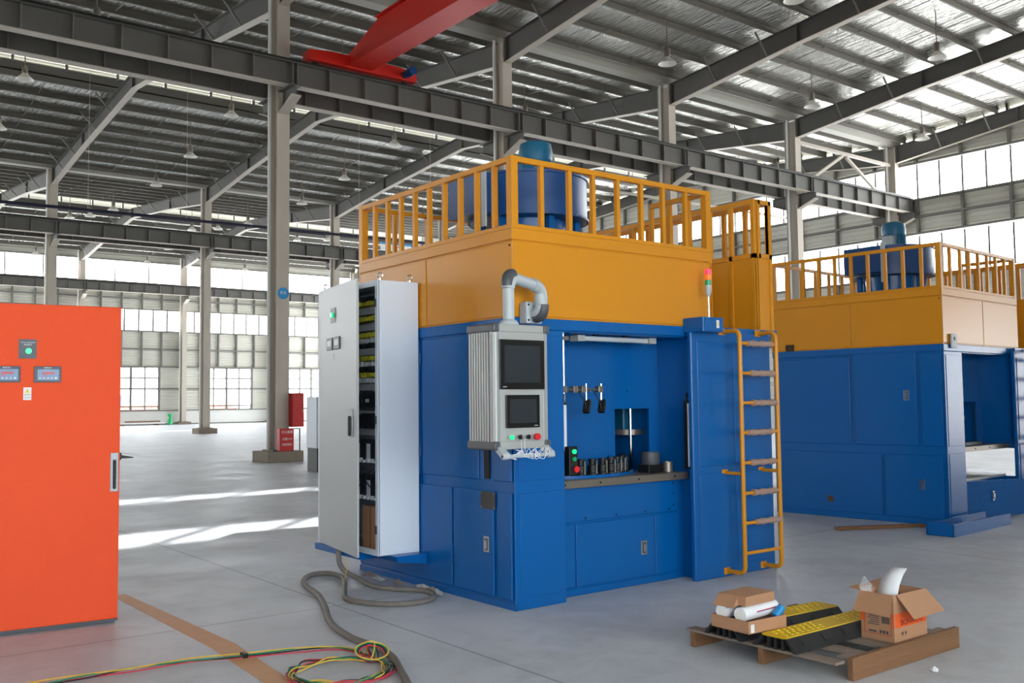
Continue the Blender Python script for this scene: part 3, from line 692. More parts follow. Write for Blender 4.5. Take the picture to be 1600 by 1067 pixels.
        # floor channel sticking out under the front
        MB().prism([(-.42, .0), (-.42, .14), (-.40, .14), (-.40, .012), (-.12, .012), (-.12, .14), (-.1, .14), (-.1, 0)], 'x', -.85, .75).build('floor_channel', BLUE, t, label='blue steel channel lying under the front')
        B(-.85, -.83, -.42, -.1, 0, .15).build('channel_end', BLUE, t)
    # --- yellow enclosure
    en = B(.01, W-.01, .01, Dp-.01, ZB, ZY-.02).build('yellow_enclosure', YELLOW, t)
    vs_ = (0.0, 1.24, Dp) ; us_ = (0.0, W) if which == 1 else (0, 1.2, W)
    for a, b in zip(vs_, vs_[1:]): panel(en, 'enclosure_panel', 0, .01, a+.006, b-.006, ZB+.012, ZY-.1, YELLOW)
    for a, b in zip(us_, us_[1:]): panel(en, 'enclosure_panel', a+.006, b-.006, 0, .01, ZB+.012, ZY-.1, YELLOW)
    panel(en, 'fascia_band', -.004, W+.004, -.004, .02, ZY-.09, ZY, YELLOW, .004); panel(en, 'fascia_band', -.004, .02, .02, Dp, ZY-.09, ZY, YELLOW, .004)
    B(W-.02, W, 0, Dp, ZB, ZY).build('enclosure_side', YELLOW, en); B(0, W, Dp-.02, Dp, ZB, ZY).build('enclosure_side', YELLOW, en)
    B(.02, W-.02, .02, Dp-.02, ZY-.05, ZY-.04).build('walk_deck', YELLOW, en)
    q = MB().cyl((.0, .03, ZY-.135), (-.006, .03, ZY-.135), .009, 8).build('bolt', BLACK, en)
    # --- safety railing
    nr = 'near' if which == 1 else 'farther'
    r = thing('safety_railing', 'yellow safety railing around the top of the %s machine' % nr, 'railing', (0, 0, ZY), fr, 'machine top railings')
    P = .045
    for nm, a in (('top_rail', (0, W, 0, P, ZR-P, ZR)), ('top_rail', (0, P, P, Dp, ZR-P, ZR)), ('top_rail', (0, W, Dp-P, Dp, ZR-P, ZR)), ('top_rail', (W-P, W, P, Dp*.3, ZR-P, ZR)), ('top_rail', (W-P, W, Dp*.66, Dp, ZR-P, ZR)),
                  ('bottom_rail', (0, W, 0, P, ZY, ZY+.035)), ('bottom_rail', (0, P, P, Dp, ZY, ZY+.035)), ('bottom_rail', (0, W, Dp-P, Dp, ZY, ZY+.035))):
        panel(r, nm, *a, YELLOW, .003)
    def post(u, v, w=.038): B(u-w/2, u+w/2, v-w/2, v+w/2, ZY+.03, ZR-P).build('baluster', YELLOW, r)
    for u in (.316, .616, .879, 1.161, 1.448, 1.723, 2.017): post(u, P/2)
    for v in (.25, .49, .73, .97, 1.21, 1.45, 1.69, 1.93, 2.17): post(P/2, v)
    for u in (.39, .78, 1.17, 1.56, 1.95): post(u, Dp-P/2)
    for v in (.25, .49, .73, 1.62, 1.93, 2.2): post(W-P/2, v)
    for u, v in ((.03, .03), (W-.03, .03), (.03, Dp-.03), (W-.03, Dp-.03)): B(u-.033, u+.033, v-.033, v+.033, ZY, ZR).build('corner_post', YELLOW, r)
    # --- access platform guard on the right-hand block
    g = thing('platform_guard', 'yellow panelled guard of the ladder platform on the %s machine' % nr, 'guard', (2.95, 0, ZB), fr, 'platform guards')
    x0, x1, v0, v1 = 2.94, 3.18, -.03, 2.3
    for a in ((x0, x0+.012, v0, v1, ZB, ZY), (x1-.012, x1, v0, v1, ZB, ZY), (x0+.07, x1, v0, v0+.012, ZB, ZY)): B(*a).build('guard_panel', YELLOW, g)
    k = 0
    for v in [v0+.02+.27*i for i in range(9)]:
        B(x0-.012, x0+.03, v-.02, v+.02, ZB, ZR-.045).build('guard_post', YELLOW, g); B(x1-.03, x1+.012, v-.02, v+.02, ZB, ZR-.045).build('guard_post', YELLOW, g)
    for z in (ZY, ZR-.045):
        B(x0-.012, x0+.03, v0, v1, z, z+.045).build('guard_rail', YELLOW, g); B(x1-.03, x1+.012, v0, v1, z, z+.045).build('guard_rail', YELLOW, g); B(x0+.05, x1+.012, v0-.01, v0+.03, z, z+.045).build('guard_rail', YELLOW, g)
    B(x0+.04, x0+.08, v0-.01, v0+.03, ZB, ZR).build('guard_post', YELLOW, g); B(x1-.03, x1+.012, v0-.01, v0+.03, ZB, ZR).build('guard_post', YELLOW, g)
    # --- blower with motor
    fcx, fcy = 1.13, 1.2
    f = thing('extraction_blower', 'blue blower drum with teal motor on top of the %s machine' % nr, 'blower', (fcx, fcy, ZY-.04), fr, 'extraction blowers')
    z0 = 3.28; z1 = 3.68
    dm = MB().cyl((fcx, fcy, z0), (fcx, fcy, z1), .56, 36).build('drum', BLUEF, f, smooth=True)
    MB().lathe([(.575, z0), (.575, z0+.02), (.55, z0+.02)], (fcx, fcy, 0), 36).build('rim', BLUEF, dm); MB().lathe([(.55, z1-.02), (.575, z1-.02), (.575, z1), (.3, z1+.005)], (fcx, fcy, 0), 36).build('rim', BLUEF, dm)
    MB().hexa([(fcx-.5, fcy-.2, z0+.02), (fcx-.4, fcy+.35, z0+.02), (fcx-.68, fcy+.35, z0+.02), (fcx-.68, fcy-.2, z0+.02), (fcx-.5, fcy-.2, z1-.02), (fcx-.4, fcy+.35, z1-.02), (fcx-.68, fcy+.35, z1-.02), (fcx-.68, fcy-.2, z1-.02)]).build('outlet', BLUEF, f)
    MB().cyl((fcx, fcy, ZY-.04), (fcx, fcy, z0), .33, 28, .36).build('inlet_cone', BLUE, f, smooth=True)
    for a in range(6):
        c, s_ = math.cos(a*1.047+.3), math.sin(a*1.047+.3); B(fcx+c*.45-.03, fcx+c*.45+.03, fcy+s_*.45-.03, fcy+s_*.45+.03, ZY-.04, z0).build('foot', BLUE, f)
    mo = MB().cyl((fcx+.1, fcy, z1), (fcx+.1, fcy, 3.93), .15, 24).build('motor', TEAL, f, smooth=True)
    MB().lathe([(.16, 3.9), (.165, 3.98), (.15, 4.06), (.09, 4.09), (0, 4.09)], (fcx+.1, fcy, 0), 24).build('motor_cowl', TEAL, mo, smooth=True)
    fn = MB()
    for a in range(16): c, s_ = math.cos(a*.3927), math.sin(a*.3927); fn.bar((fcx+.1+c*.155, fcy+s_*.155, 3.7), (fcx+.1+c*.155, fcy+s_*.155, 3.9), .012, .02, (c, s_, 0))
    fn.build('cooling_fins', TEAL, mo); B(fcx-.14, fcx-.02, fcy-.08, fcy+.06, 3.72, 3.87).build('terminal_box', TEAL if which == 1 else ARMG, mo, bevel=.01)
    B(fcx-.70, fcx-.68, fcy-.26, fcy-.2, ZY+.2, ZY+.74).build('outlet_flange', ARMG, f); B(fcx+.60, fcx+.62, fcy-.1, fcy+.02, ZY+.25, ZY+.7).build('side_flange', ARMG, f)
    # --- ladder
    l = thing('access_ladder', 'yellow tube ladder with foam-wrapped rungs on the %s machine' % nr, 'ladder', (2.7, -.3, 0), fr, 'access ladders')
    lv = -.29; R = .021
    for n_, u in enumerate((2.355, 2.875)):
        pts = [(u, RBV, 2.215)]+bend((u, lv+.07, 2.215), (u, lv, 2.215), (u, lv, 2.145))+bend((u, lv, .12), (u, lv, .05), (u, lv+.07, .05))+[(u, RBV, .05)]
        MB().tube(pts, R, 10).build('stile', YELLOW, l, smooth=True)
        for z in (.05, .93, 2.215):
            if z == .93: MB().tube([(u, lv, z), (u, RBV, z)], .016, 8).build('stand_off', YELLOW, l, smooth=True)
            B(u-.05, u+.03, RBV-.006, RBV, z-.03, z+.03).build('mounting_plate', YELLOW, l)
    for i, z in enumerate((.225, .49, .755, 1.025, 1.295, 1.562, 1.83, 2.1)):
        rg = MB().tube([(2.355, lv, z), (2.875, lv, z)], .016, 10).build('rung', YELLOW, l, smooth=True)
        if i:
            a = 2.43+.03*((i*7) % 4); pts = [(a+(.34)*k/8, lv, z) for k in range(9)]
            MB().tube(pts, [.024+.004*((k*5+i) % 3) for k in range(9)], 10).build('foam_sleeve', FOAM, rg, smooth=True, label='brown foam wrap')
    return t
m1 = machine(M1, 1); m2 = machine(M2, 2)

# ------------------------------------------------------------------ work bay of the near machine
# only the part of the table in front of and through the wall slot shows: a low ring segment
def arc_table(fr):
    t = thing('rotary_table', 'round steel indexing table with a blue rim inside the near work bay', 'turntable', (1.15, .5, .95), fr)
    c = (1.05, .99); R = .85
    vs, fs = [], []
    def sector(r0, r1, z0, z1, a0, a1, n=40):
        m = MB(); P = []
        for i in range(n+1):
            a = a0+(a1-a0)*i/n; P.append((c[0]+r1*math.cos(a), c[1]+r1*math.sin(a)))
        for i in range(n, -1, -1):
            a = a0+(a1-a0)*i/n; P.append((c[0]+r0*math.cos(a), c[1]+r0*math.sin(a)))
        for i in range(n):
            m.hexa([(P[i][0], P[i][1], z0), (P[i+1][0], P[i+1][1], z0), (P[2*n-i][0], P[2*n-i][1], z0), (P[2*n+1-i][0], P[2*n+1-i][1], z0), (P[i][0], P[i][1], z1), (P[i+1][0], P[i+1][1], z1), (P[2*n-i][0], P[2*n-i][1], z1), (P[2*n+1-i][0], P[2*n+1-i][1], z1)])
        return m
    a0, a1 = math.radians(236), math.radians(318)
    sector(.4, R, .950, .962, a0, a1).build('table_top', STAIN, t); sector(R, R+.018, .950, .975, a0, a1).build('rim', BLUE, t)
    return c, R
c, R = arc_table(M1)
def fixture(i, u, v):
    t = thing('work_fixture', 'black stepped work fixture on the indexing table, number %s from the left' % ['one', 'two', 'three', 'four', 'five', 'six', 'seven', 'eight'][i], 'fixture', (u, v, .962), M1, 'black work fixtures')
    t['label'] = ['leftmost', 'second', 'third', 'fourth', 'fifth', 'sixth', 'seventh', 'rightmost'][i]+' black stepped work fixture in the curved row on the table'
    MB().lathe([(0, .962), (.052, .962), (.052, .985), (.042, .99), (.042, 1.05), (.03, 1.055), (.03, 1.085), (.036, 1.088), (.036, 1.105), (0, 1.105)], (u, v, 0), 18).build('body', BLACK, t, smooth=True)
    B(u-.006, u+.006, v-.056, v-.04, .965, 1.09).build('clamp_bar', CHROME, t)
for i in range(8):
    a = math.radians(249+i*9.1); fixture(i, c[0]+.765*math.cos(a), c[1]+.765*math.sin(a))
t = thing('chuck_fixture', 'round black chuck on a square foot at the right of the work bay', 'fixture', (1.76, .25, .95), M1)
B(1.67, 1.85, .2, .34, .95, 1.02).build('foot', BLACK, t, bevel=.004); MB().lathe([(0, 1.02), (.075, 1.02), (.085, 1.05), (.085, 1.11), (.08, 1.13), (.05, 1.13), (.045, 1.09), (0, 1.09)], (1.76, .27, 0), 24).build('chuck', DGREY, t, smooth=True)
t = thing('steel_cup', 'small grey steel cup beside the black chuck', 'cup', (1.91, .21, .95), M1)
MB().lathe([(0, .95), (.045, .95), (.045, 1.04), (.038, 1.04), (.038, .97), (0, .97)], (1.91, .2, 0), 22).build('cup', STAIN, t, smooth=True)
t = thing('backing_plate', 'grey steel plate standing behind the left fixtures', 'plate', (.72, .41, .95), M1)
B(.58, .92, .41, .43, .95, 1.17).build('plate', STAIN, t); q = MB()
for x in (.62, .88): q.cyl((x, .41, 1.14), (x, .404, 1.14), .007, 8)
q.build('bolts', CHROME, t)
def light_bar(u, v, z0, z1, label):
    t = thing('light_curtain', label, 'sensor bar', (u, v, z0), M1, 'light curtain bars')
    B(u-.018, u+.018, v-.02, v+.02, z0, z1).build('profile', COMPW, t, bevel=.003); B(u-.024, u-.018, v-.02, v+.02, z0, z1).build('lens_strip', BLACK, t)
    for z in (z0, z1): B(u-.022, u+.022, v-.022, v+.022, z-.02, z+.002).build('end_cap', BLACK, t)
    MB().tube([(u, v, z1), (u, v, z1+.04), (u+.01, v+.01, z1+.07)], .01, 8).build('connector', BLACK, t, smooth=True)
light_bar(1.955, -.005, 1.0, 1.585, 'silver light curtain bar on the right side of the work bay')
light_bar(.555, .06, 1.2, 1.585, 'silver light curtain bar on the left above the button box')
t = thing('bay_tube_lamp', 'long grey tube lamp under the ceiling of the work bay', 'lamp', (1.2, .16, 2.1), M1)
MB().bar((.78, .14, 2.12), (1.66, .16, 2.12), .07, .04).build('housing', ARMG, t, bevel=.006)
for u in (.78, 1.63): B(u-.02, u+.06, .1, .2, 2.095, 2.145).build('end_cap', PANELG, t)
for u in (1.0, 1.35): B(u-.02, u+.02, .13, .16, 2.14, 2.16).build('bracket', BLACK, t)
t = thing('camera_stand', 'chrome rod with a clamped crossbar carrying two small sensors', 'sensor stand', (.66, .12, 1.45), M1)
MB().cyl((.63, .14, 1.42), (.63, .14, 2.16), .012, 10).build('upright_rod', CHROME, t, smooth=True)
B(.59, .67, .11, .17, 2.1, 2.13).build('top_clamp', STAIN, t)
MB().cyl((.55, .11, 1.69), (1.02, .11, 1.69), .012, 10).build('crossbar', DGREY, t, smooth=True)
for u in (.6, .72, .81, 1.0): B(u-.025, u+.025, .085, .135, 1.665, 1.72).build('clamp', STAIN, t, bevel=.003)
for i, u in enumerate((.84, 1.01)):
    MB().cyl((u, .10, 1.74), (u, .10, 1.58), .009, 8).build('drop_rod', CHROME, t, smooth=True)
    s = MB().bar((u+.02, .1, 1.60), (u-.03, .07, 1.50), .055, .045).build('sensor_head', BLACK, t, bevel=.004)
    MB().tube(smoothpts([(u-.08, .1, 1.67), (u-.05, .07, 1.6), (u-.04, .06, 1.53)], 4), .005, 6).build('sensor_cable', BLACK, s)
t = thing('button_box', 'black three-button box with green lights at the left edge of the bay', 'control box', (.58, .0, 1.0), M1)
B(.545, .635, -.02, .05, 1.0, 1.23).build('housing', BLACK, t, bevel=.006)
for z, m in ((1.19, GREEN_L), (1.13, GREEN_P)): MB().cyl((.59, -.02, z), (.59, -.035, z), .018, 16).build('push_button', m, t)
MB().cyl((.59, -.02, 1.05), (.59, -.045, 1.05), .014, 14).build('button_stem', CHROME, t); MB().cyl((.59, -.045, 1.05), (.59, -.06, 1.05), .026, 18).build('stop_button', REDB, t)
# ------------------------------------------------------------------ box and signal tower on the near machine
t = thing('junction_box', 'blue sheet metal box above the right pillar, carrying the signal tower', 'box', (2.1, -.2, 2.2), M1)
B(1.93, 2.2, -.24, .0, 2.195, 2.325).build('housing', BLUE, t, bevel=.006); B(1.96, 2.17, -.245, -.24, 2.205, 2.315).build('cover', BLUE, t, bevel=.002); B(2.1, 2.135, -.247, -.245, 2.23, 2.3).build('label_plate', STICK, t, label='small white label')
B(2.11, 2.125, -.248, -.247, 2.25, 2.285).build('warning_mark', WARN, t)
t = thing('signal_tower', 'small stack light glowing red, with orange and green segments', 'signal light', (2.135, -.13, 2.325), M1)
u, v = 2.135, -.13
MB().cyl((u, v, 2.325), (u, v, 2.52), .009, 10).build('pole', CHROME, t, smooth=True); MB().cyl((u, v, 2.325), (u, v, 2.335), .03, 16).build('foot', BLACK, t)
MB().lathe([(.012, 2.52), (.02, 2.54), (.028, 2.56), (.028, 2.625), (0, 2.625)], (u, v, 0), 16).build('base_unit', ARMG, t, smooth=True)
for z0, z1, m, lb in ((2.625, 2.672, GREEN_P, 'green segment'), (2.675, 2.72, ORANGE_L, 'orange segment'), (2.723, 2.768, RED_L, 'glowing red segment')): MB().cyl((u, v, z0), (u, v, z1), .027, 18).build('segment', m, t, smooth=True, label=lb)
MB().lathe([(.027, 2.768), (.02, 2.775), (0, 2.777)], (u, v, 0), 16).build('cap', RED_L, t, smooth=True)
# farther machine: counter things glimpsed in its bay
t = thing('bay_fixture', 'jumble of dark fixtures in the bay of the farther machine', 'fixture', (.7, .25, .95), M2)
B(.6, .95, .2, .38, .95, 1.03).build('fixture_plate', DGREY, t); B(.62, .75, .24, .34, 1.03, 1.12).build('motor_block', COMPB, t, bevel=.01); MB().cyl((.85, .3, 1.03), (.85, .3, 1.1), .06, 16).build('round_fixture', STAIN, t, smooth=True)
B(1.0, 1.5, .2, .36, .95, .99).build('tool_rail', DGREY, t)
t = thing('inner_manifold', 'small red, blue and silver pipe manifold inside the farther bay', 'manifold', (.85, .4, 1.15), M2)
B(.56, .92, .41, .435, 1.1, 1.62).build('plate', STAIN, t)
for z, m in ((1.55, REDD), (1.45, ARMG), (1.3, BLUEF), (1.22, REDD)): MB().cyl((.58, .395, z), (.9, .395, z-.02), .02, 8).build('hose', m, t, smooth=True)
MB().tube([(.74+.1*math.cos(a), .38, 1.42+.1*math.sin(a)) for a in (i*.5236 for i in range(12))], .01, 6, True).build('hose_loop', BLACK, t)
# ================================================================== OPERATOR PANEL ON ITS ARM
hx0, hx1, hy0, hy1, hz0, hz1 = 4.05, 4.555, 5.45, 5.78, 1.26, 2.15
t = thing('operator_panel', 'grey operator panel with two screens hanging from a bent arm', 'control panel', (4.3, 5.6, hz0))
bd = B(hx0+.03, hx1-.03, hy0+.012, hy1-.01, hz0+.05, hz1-.05).build('housing', PANELG, t, bevel=.004)
rb = MB()
for i in range(8):
    y = hy0+.07+i*.031; rb.box(hx0, hx0+.04, y, y+.021, hz0+.05, hz1-.05)
rb.build('cooling_ribs', ALU, t, bevel=.003)
rb = MB()
for i in range(8):
    y = hy0+.07+i*.031; rb.box(hx1-.04, hx1, y, y+.021, hz0+.05, hz1-.05)
rb.build('cooling_ribs', ALU, t, bevel=.003)
for a, b in ((hx0, hx0+.055), (hx1-.055, hx1)):
    MB().prism([(a, hy0+.055), (a, hy0+.02) if a == hx0 else (a, hy0), (a+.02, hy0) if a == hx0 else (b-.02, hy0), (b, hy0) if a == hx0 else (b, hy0+.02), (b, hy0+.055)], 'z', hz0+.05, hz1-.05).build('corner_profile', ALU, t, bevel=.004)
B(hx0+.055, hx1-.055, hy0+.004, hy0+.014, hz0+.045, hz1-.045).build('front_plate', PANELG, t)
for z0, z1 in ((hz1-.055, hz1), (hz0, hz0+.055)):
    B(hx0+.05, hx1-.05, hy0-.004, hy1, z0, z1).build('end_frame', PANELG, t, bevel=.004)
    for a, b in ((hx0-.006, hx0+.05), (hx1-.05, hx1+.006)): B(a, b, hy0-.008, hy1, z0-.004, z1+.004).build('corner_cap', DGREY, t, bevel=.012, seg=2, label='dark grey corner cap')
def screen(x0, x1, z0, z1, m, nm, lab, brand):
    s = B(x0, x1, hy0-.012, hy0+.004, z0, z1).build(nm, SCREENB, t, bevel=.003, label=lab); e = (x1-x0)*.1
    B(x0+e, x1-e, hy0-.0135, hy0-.012, z0+e*1.15, z1-e).build('display', m, s)
    B(brand[0], brand[0]+.035, hy0-.0132, hy0-.012, brand[1], brand[1]+.006).build('maker_mark', PANELG, s)
    return s
screen(4.095, 4.505, 1.685, 2.04, SCREEN, 'upper_screen', 'large black-framed screen, switched off', (4.12, 1.7))
screen(4.15, 4.455, 1.41, 1.645, SCREEN, 'lower_screen', 'smaller black-framed touch screen, switched off', (4.4, 1.422))
for x, m, k in ((4.175, GREEN_L, 'lamp'), (4.25, BLACK, 'knob'), (4.325, BLACK, 'knob'), (4.4, REDB, 'stop')):
    z = 1.345; st_ = MB().cyl((x, hy0+.004, z), (x, hy0-.03, z), .013, 14).build('button_stem', CHROME, t, smooth=True)
    if k == 'lamp': MB().cyl((x, hy0-.03, z), (x, hy0-.05, z), .014, 14).build('green_lamp', m, st_, smooth=True)
    elif k == 'stop': MB().cyl((x, hy0-.03, z), (x, hy0-.06, z), .024, 18).build('stop_button', m, st_, bevel=.003)
    else: MB().cyl((x, hy0-.03, z), (x, hy0-.045, z), .016, 14).build('knob', m, st_); B(x-.004, x+.004, hy0-.056, hy0-.045, z-.016, z+.016).build('knob_grip', m, st_)
hd = MB().cyl((4.09, hy0-.06, 1.215), (4.52, hy0-.06, 1.215), .014, 12).build('handle_bar', ARMG, t, smooth=True)
for x in (4.10, 4.51):
    MB().prism([(hy0+.03, 1.28), (hy0+.03, 1.25), (hy0-.055, 1.19), (hy0-.085, 1.2), (hy0-.08, 1.235), (hy0-.01, 1.28)], 'x', x-.028, x+.028).build('handle_bracket', ARMG, t, bevel=.006)
    MB().cyl((x-.029, hy0-.06, 1.215), (x-.031, hy0-.06, 1.215), .01, 10).build('bracket_screw', BLACK, t)
def arm_tube(pts, r, nm, m, n=16): return MB().tube(pts, r, n).build(nm, m, t, smooth=True)
MB().lathe([(.075, 2.155), (.075, 2.17), (.06, 2.19), (.046, 2.2)], (4.31, 5.61, 0), 20).build('arm_foot', ARMG, t, smooth=True)
arm_tube([(4.31, 5.61, 2.16), (4.31, 5.61, 2.43)], .043, 'arm_pipe', ARMG)
arm_tube(bend((4.31, 5.61, 2.43), (4.31, 5.61, 2.515), (4.39, 5.63, 2.51)), .05, 'arm_elbow', ARMG)
arm_tube(bend((4.298, 5.607, 2.45), (4.29, 5.605, 2.53), (4.36, 5.622, 2.535)), .047, 'elbow_cover', DGREY)
arm_tube([(4.39, 5.63, 2.51), (4.63, 5.70, 2.485)], .043, 'arm_pipe', ARMG)
arm_tube(bend((4.60, 5.69, 2.488), (4.71, 5.72, 2.48), (4.71, 5.72, 2.40)), .05, 'arm_elbow', ARMG)
arm_tube([(4.71, 5.72, 2.42), (4.71, 5.72, 2.34)], .05, 'arm_joint', ARMG)
for z in (2.36, 2.385): MB().lathe([(.05, z), (.055, z), (.055, z+.012), (.05, z+.012)], (4.71, 5.72, 0), 20).build('joint_ring', ARMG, t, smooth=True)
arm_tube(bend((4.71, 5.72, 2.34), (4.71, 5.72, 2.26), (4.71, 5.80, 2.27)), .05, 'arm_elbow', ARMG)
arm_tube(bend((4.718, 5.705, 2.34), (4.718, 5.70, 2.245), (4.71, 5.78, 2.25)), .046, 'elbow_cover', DGREY)
wp = B(4.63, 4.79, 5.80, 5.894, 2.2, 2.37).build('wall_bracket', ARMG, t, bevel=.012, seg=2)
for z in (2.225, 2.345):
    for x in (4.65, 4.77): MB().cyl((x, 5.80, z), (x, 5.797, z), .009, 10).build('bracket_bolt', BLACK, wp)
# loose white wires tied to the handle
t = thing('loose_white_wires', 'tangle of thin white wires hanging over the handle of the operator panel', 'wires', (4.3, 5.38, 1.2))
random.seed(3)
for k in range(4):
    p = []; x = 4.16+.07*k; z = 1.27
    for i in range(9): p.append((x+random.uniform(-.06, .06)+i*.012, 5.37+random.uniform(-.02, .015), 1.235+random.uniform(-.05, .035)))
    MB().tube(smoothpts(p, 4), 0.0022, 5).build('wire', PAPER, t, smooth=True)
for x in (4.27, 4.30): MB().tube(smoothpts([(x, 5.425, 1.335), (x-.02, 5.40, 1.29), (x-.03, 5.38, 1.24)], 4), .0022, 5).build('wire', PAPER, t, smooth=True)

# ================================================================== GREY SWITCH CABINET
cx0, cx1, cy0, cy1, cz0, cz1 = 4.15, 4.557, 7.245, 8.37, .3, 2.66
t = thing('switch_cabinet', 'tall grey switch cabinet with its door ajar on the machine side', 'electrical cabinet', (4.36, 7.8, cz0-.06))
bd = B(cx0, cx1, cy0, cy0+.02, cz0, cz1).build('side_wall', GREYP, t, bevel=.004)
B(cx0, cx1, cy1-.02, cy1, cz0, cz1).build('side_wall', GREYP, t); B(cx1-.015, cx1, cy0+.02, cy1-.02, cz0, cz1).build('back_wall', GREYP, t)
B(cx0, cx1, cy0+.02, cy1-.02, cz1-.02, cz1).build('roof_plate', GREYP, t); B(cx0, cx1, cy0+.02, cy1-.02, cz0, cz0+.02).build('floor_plate', GREYP, t)
B(cx0-.004, cx0+.012, cy0, cy0+.05, cz0, cz1).build('front_frame', GREYP, t, bevel=.003); B(cx0-.004, cx0+.012, cy1-.05, cy1, cz0, cz1).build('front_frame', GREYP, t)
B(cx0-.004, cx0+.012, cy0+.05, cy1-.05, cz1-.05, cz1).build('front_frame', GREYP, t); B(cx0-.004, cx0+.012, cy0+.05, cy1-.05, cz0, cz0+.05).build('front_frame', GREYP, t)
for z in (2.46, 1.45, .52): B(cx0-.014, cx0-.002, cy0+.02, cy0+.045, z-.035, z+.035).build('latch_keeper', DGREY, t)
for x in (4.2, 4.5):
    for y in (cy0+.05, cy1-.05):
        e = MB().cyl((x, y, cz1), (x, y, cz1+.02), .02, 12).build('eye_bolt', CHROME, t); MB().tube([(x+.024*math.cos(a), y, cz1+.045+.024*math.sin(a)) for a in (i*.5236 for i in range(12))], .007, 8, True).build('eye_ring', CHROME, e, smooth=True)
sf = B(cx0-.03, cx1+.01, cy0+.28, cy1+.02, cz0-.06, cz0).build('support_frame', BLUE, t, bevel=.004, label='blue support frame')
MB().prism([(cx1, cz0), (cx0+.1, cz0), (cx0+.12, cz0-.05), (cx1, cz0-.09)], 'y', cy0-.12, cy0+.3).build('support_bracket', BLUE, t)
# door, hinged at its far edge and standing ajar
DA = Vector((4.15, 8.37, 0)); DB = Vector((3.955, 7.27, 0)); dd = (DB-DA).normalized(); dn = Vector((dd.y, -dd.x, 0))   # dn points out of the door
if dn.x > 0: dn = -dn
def dbox(s0, s1, d0, d1, z0, z1):
    q = lambda s, d, z: DA+dd*s+dn*d+Vector((0, 0, z))
    return MB().hexa([q(s0, d0, z0), q(s1, d0, z0), q(s1, d1, z0), q(s0, d1, z0), q(s0, d0, z1), q(s1, d0, z1), q(s1, d1, z1), q(s0, d1, z1)])
dr = dbox(0, 1.118, -.022, 0, cz0+.005, cz1+.005).build('door', DOORP, t, bevel=.004)
lp = dbox(.385, .53, 0, .004, 2.33, 2.465).build('lamp_plate', DGREY, dr); MB().cyl(DA+dd*.455+dn*.004+Vector((0, 0, 2.4)), DA+dd*.455+dn*.022+Vector((0, 0, 2.4)), .022, 16).build('green_lamp', GREEN_L, dr)
for s0, s1 in ((.28, .45), (.495, .665)):
    mt = dbox(s0, s1, 0, .012, 2.085, 2.195).build('meter', DGREY, dr, bevel=.003); dbox(s0+.03, s1-.03, .012, .013, 2.12, 2.17).build('meter_face', ARMG, mt)
hn = dbox(.95, 1.03, 0, .012, 1.31, 1.55).build('lock_plate', DOORP, dr, bevel=.004); dbox(.975, 1.005, .012, .035, 1.32, 1.49).build('lever', BLACK, hn, bevel=.006)
dbox(.47, .478, 0, .001, 1.99, 2.05).build('scratch_mark', DGREY, dr)
# contents on the mounting plate
mp = B(cx1-.17, cx1-.16, cy0+.05, cy1-.05, cz0+.1, cz1-.08).build('mounting_plate', MOUNT, t)
random.seed(11); fx = cx1-.17
def comp_row(nm, z, h, n, d, m, gap=.25, jit=.0, y0=cy0+.07, y1=cy1-.1):
    b = MB(); w = (y1-y0)/n
    for i in range(n):
        y = y0+i*w; b.box(fx-d-random.uniform(0, jit), fx, y, y+w*(1-gap), z-h/2, z+h/2+random.uniform(-jit, jit)*.5)
    return b.build(nm, m, mp)
for z in (2.43, 2.28, 2.06, 1.74, 1.5, 1.34): comp_row('wiring_duct', z, .06, 1, .09, DUCTW, 0)
for z, m in ((2.54, COMPB), (2.5, COMPY), (2.36, COMPY), (2.21, COMPY), (2.16, COMPW), (2.12, COMPB), (2.0, COMPY), (1.95, COMPW), (1.9, COMPB), (1.85, COMPY), (1.8, COMPW)): comp_row('terminal_row', z, .035, 22, .08, m, .4, .02)
for z in (1.62, 1.44): comp_row('contactor_row', z, .13, 7, .13, COMPB, .12, .02); comp_row('contactor_labels', z, .03, 7, .135, COMPW, .5)
for z in (1.17, .85):
    
    for k in range(5):
        y = cy0+.07+k*.19; d_ = B(fx-.16, fx, y, y+.17, z-.1, z+.1).build('servo_drive', COMPB, mp); B(fx-.165, fx-.16, y+.02, y+.08, z-.07, z+.07).build('drive_front', COMPW, d_)
    comp_row('drive_plugs', z-.08, .03, 14, .18, COMPW, .5, .02)
for k in range(10):
    y = cy0+.12+k*.09; MB().tube(smoothpts([(fx-.16, y, 1.02), (fx-.21, y+.03, .98), (fx-.2, y+.08, .92), (fx-.17, y+.05, .86)], 4), .006, 5).build('loose_cable', COMPB, mp, smooth=True)
t = thing('carton_in_cabinet', 'brown cardboard box standing inside the bottom of the switch cabinet', 'box', (4.36, 7.6, cz0+.02))
B(4.2, 4.5, 7.33, 7.62, cz0+.021, .70).build('body', CARD, t, bevel=.004); B(4.199, 4.2, 7.46, 7.49, cz0+.021, .70).build('tape', CARDD, t)

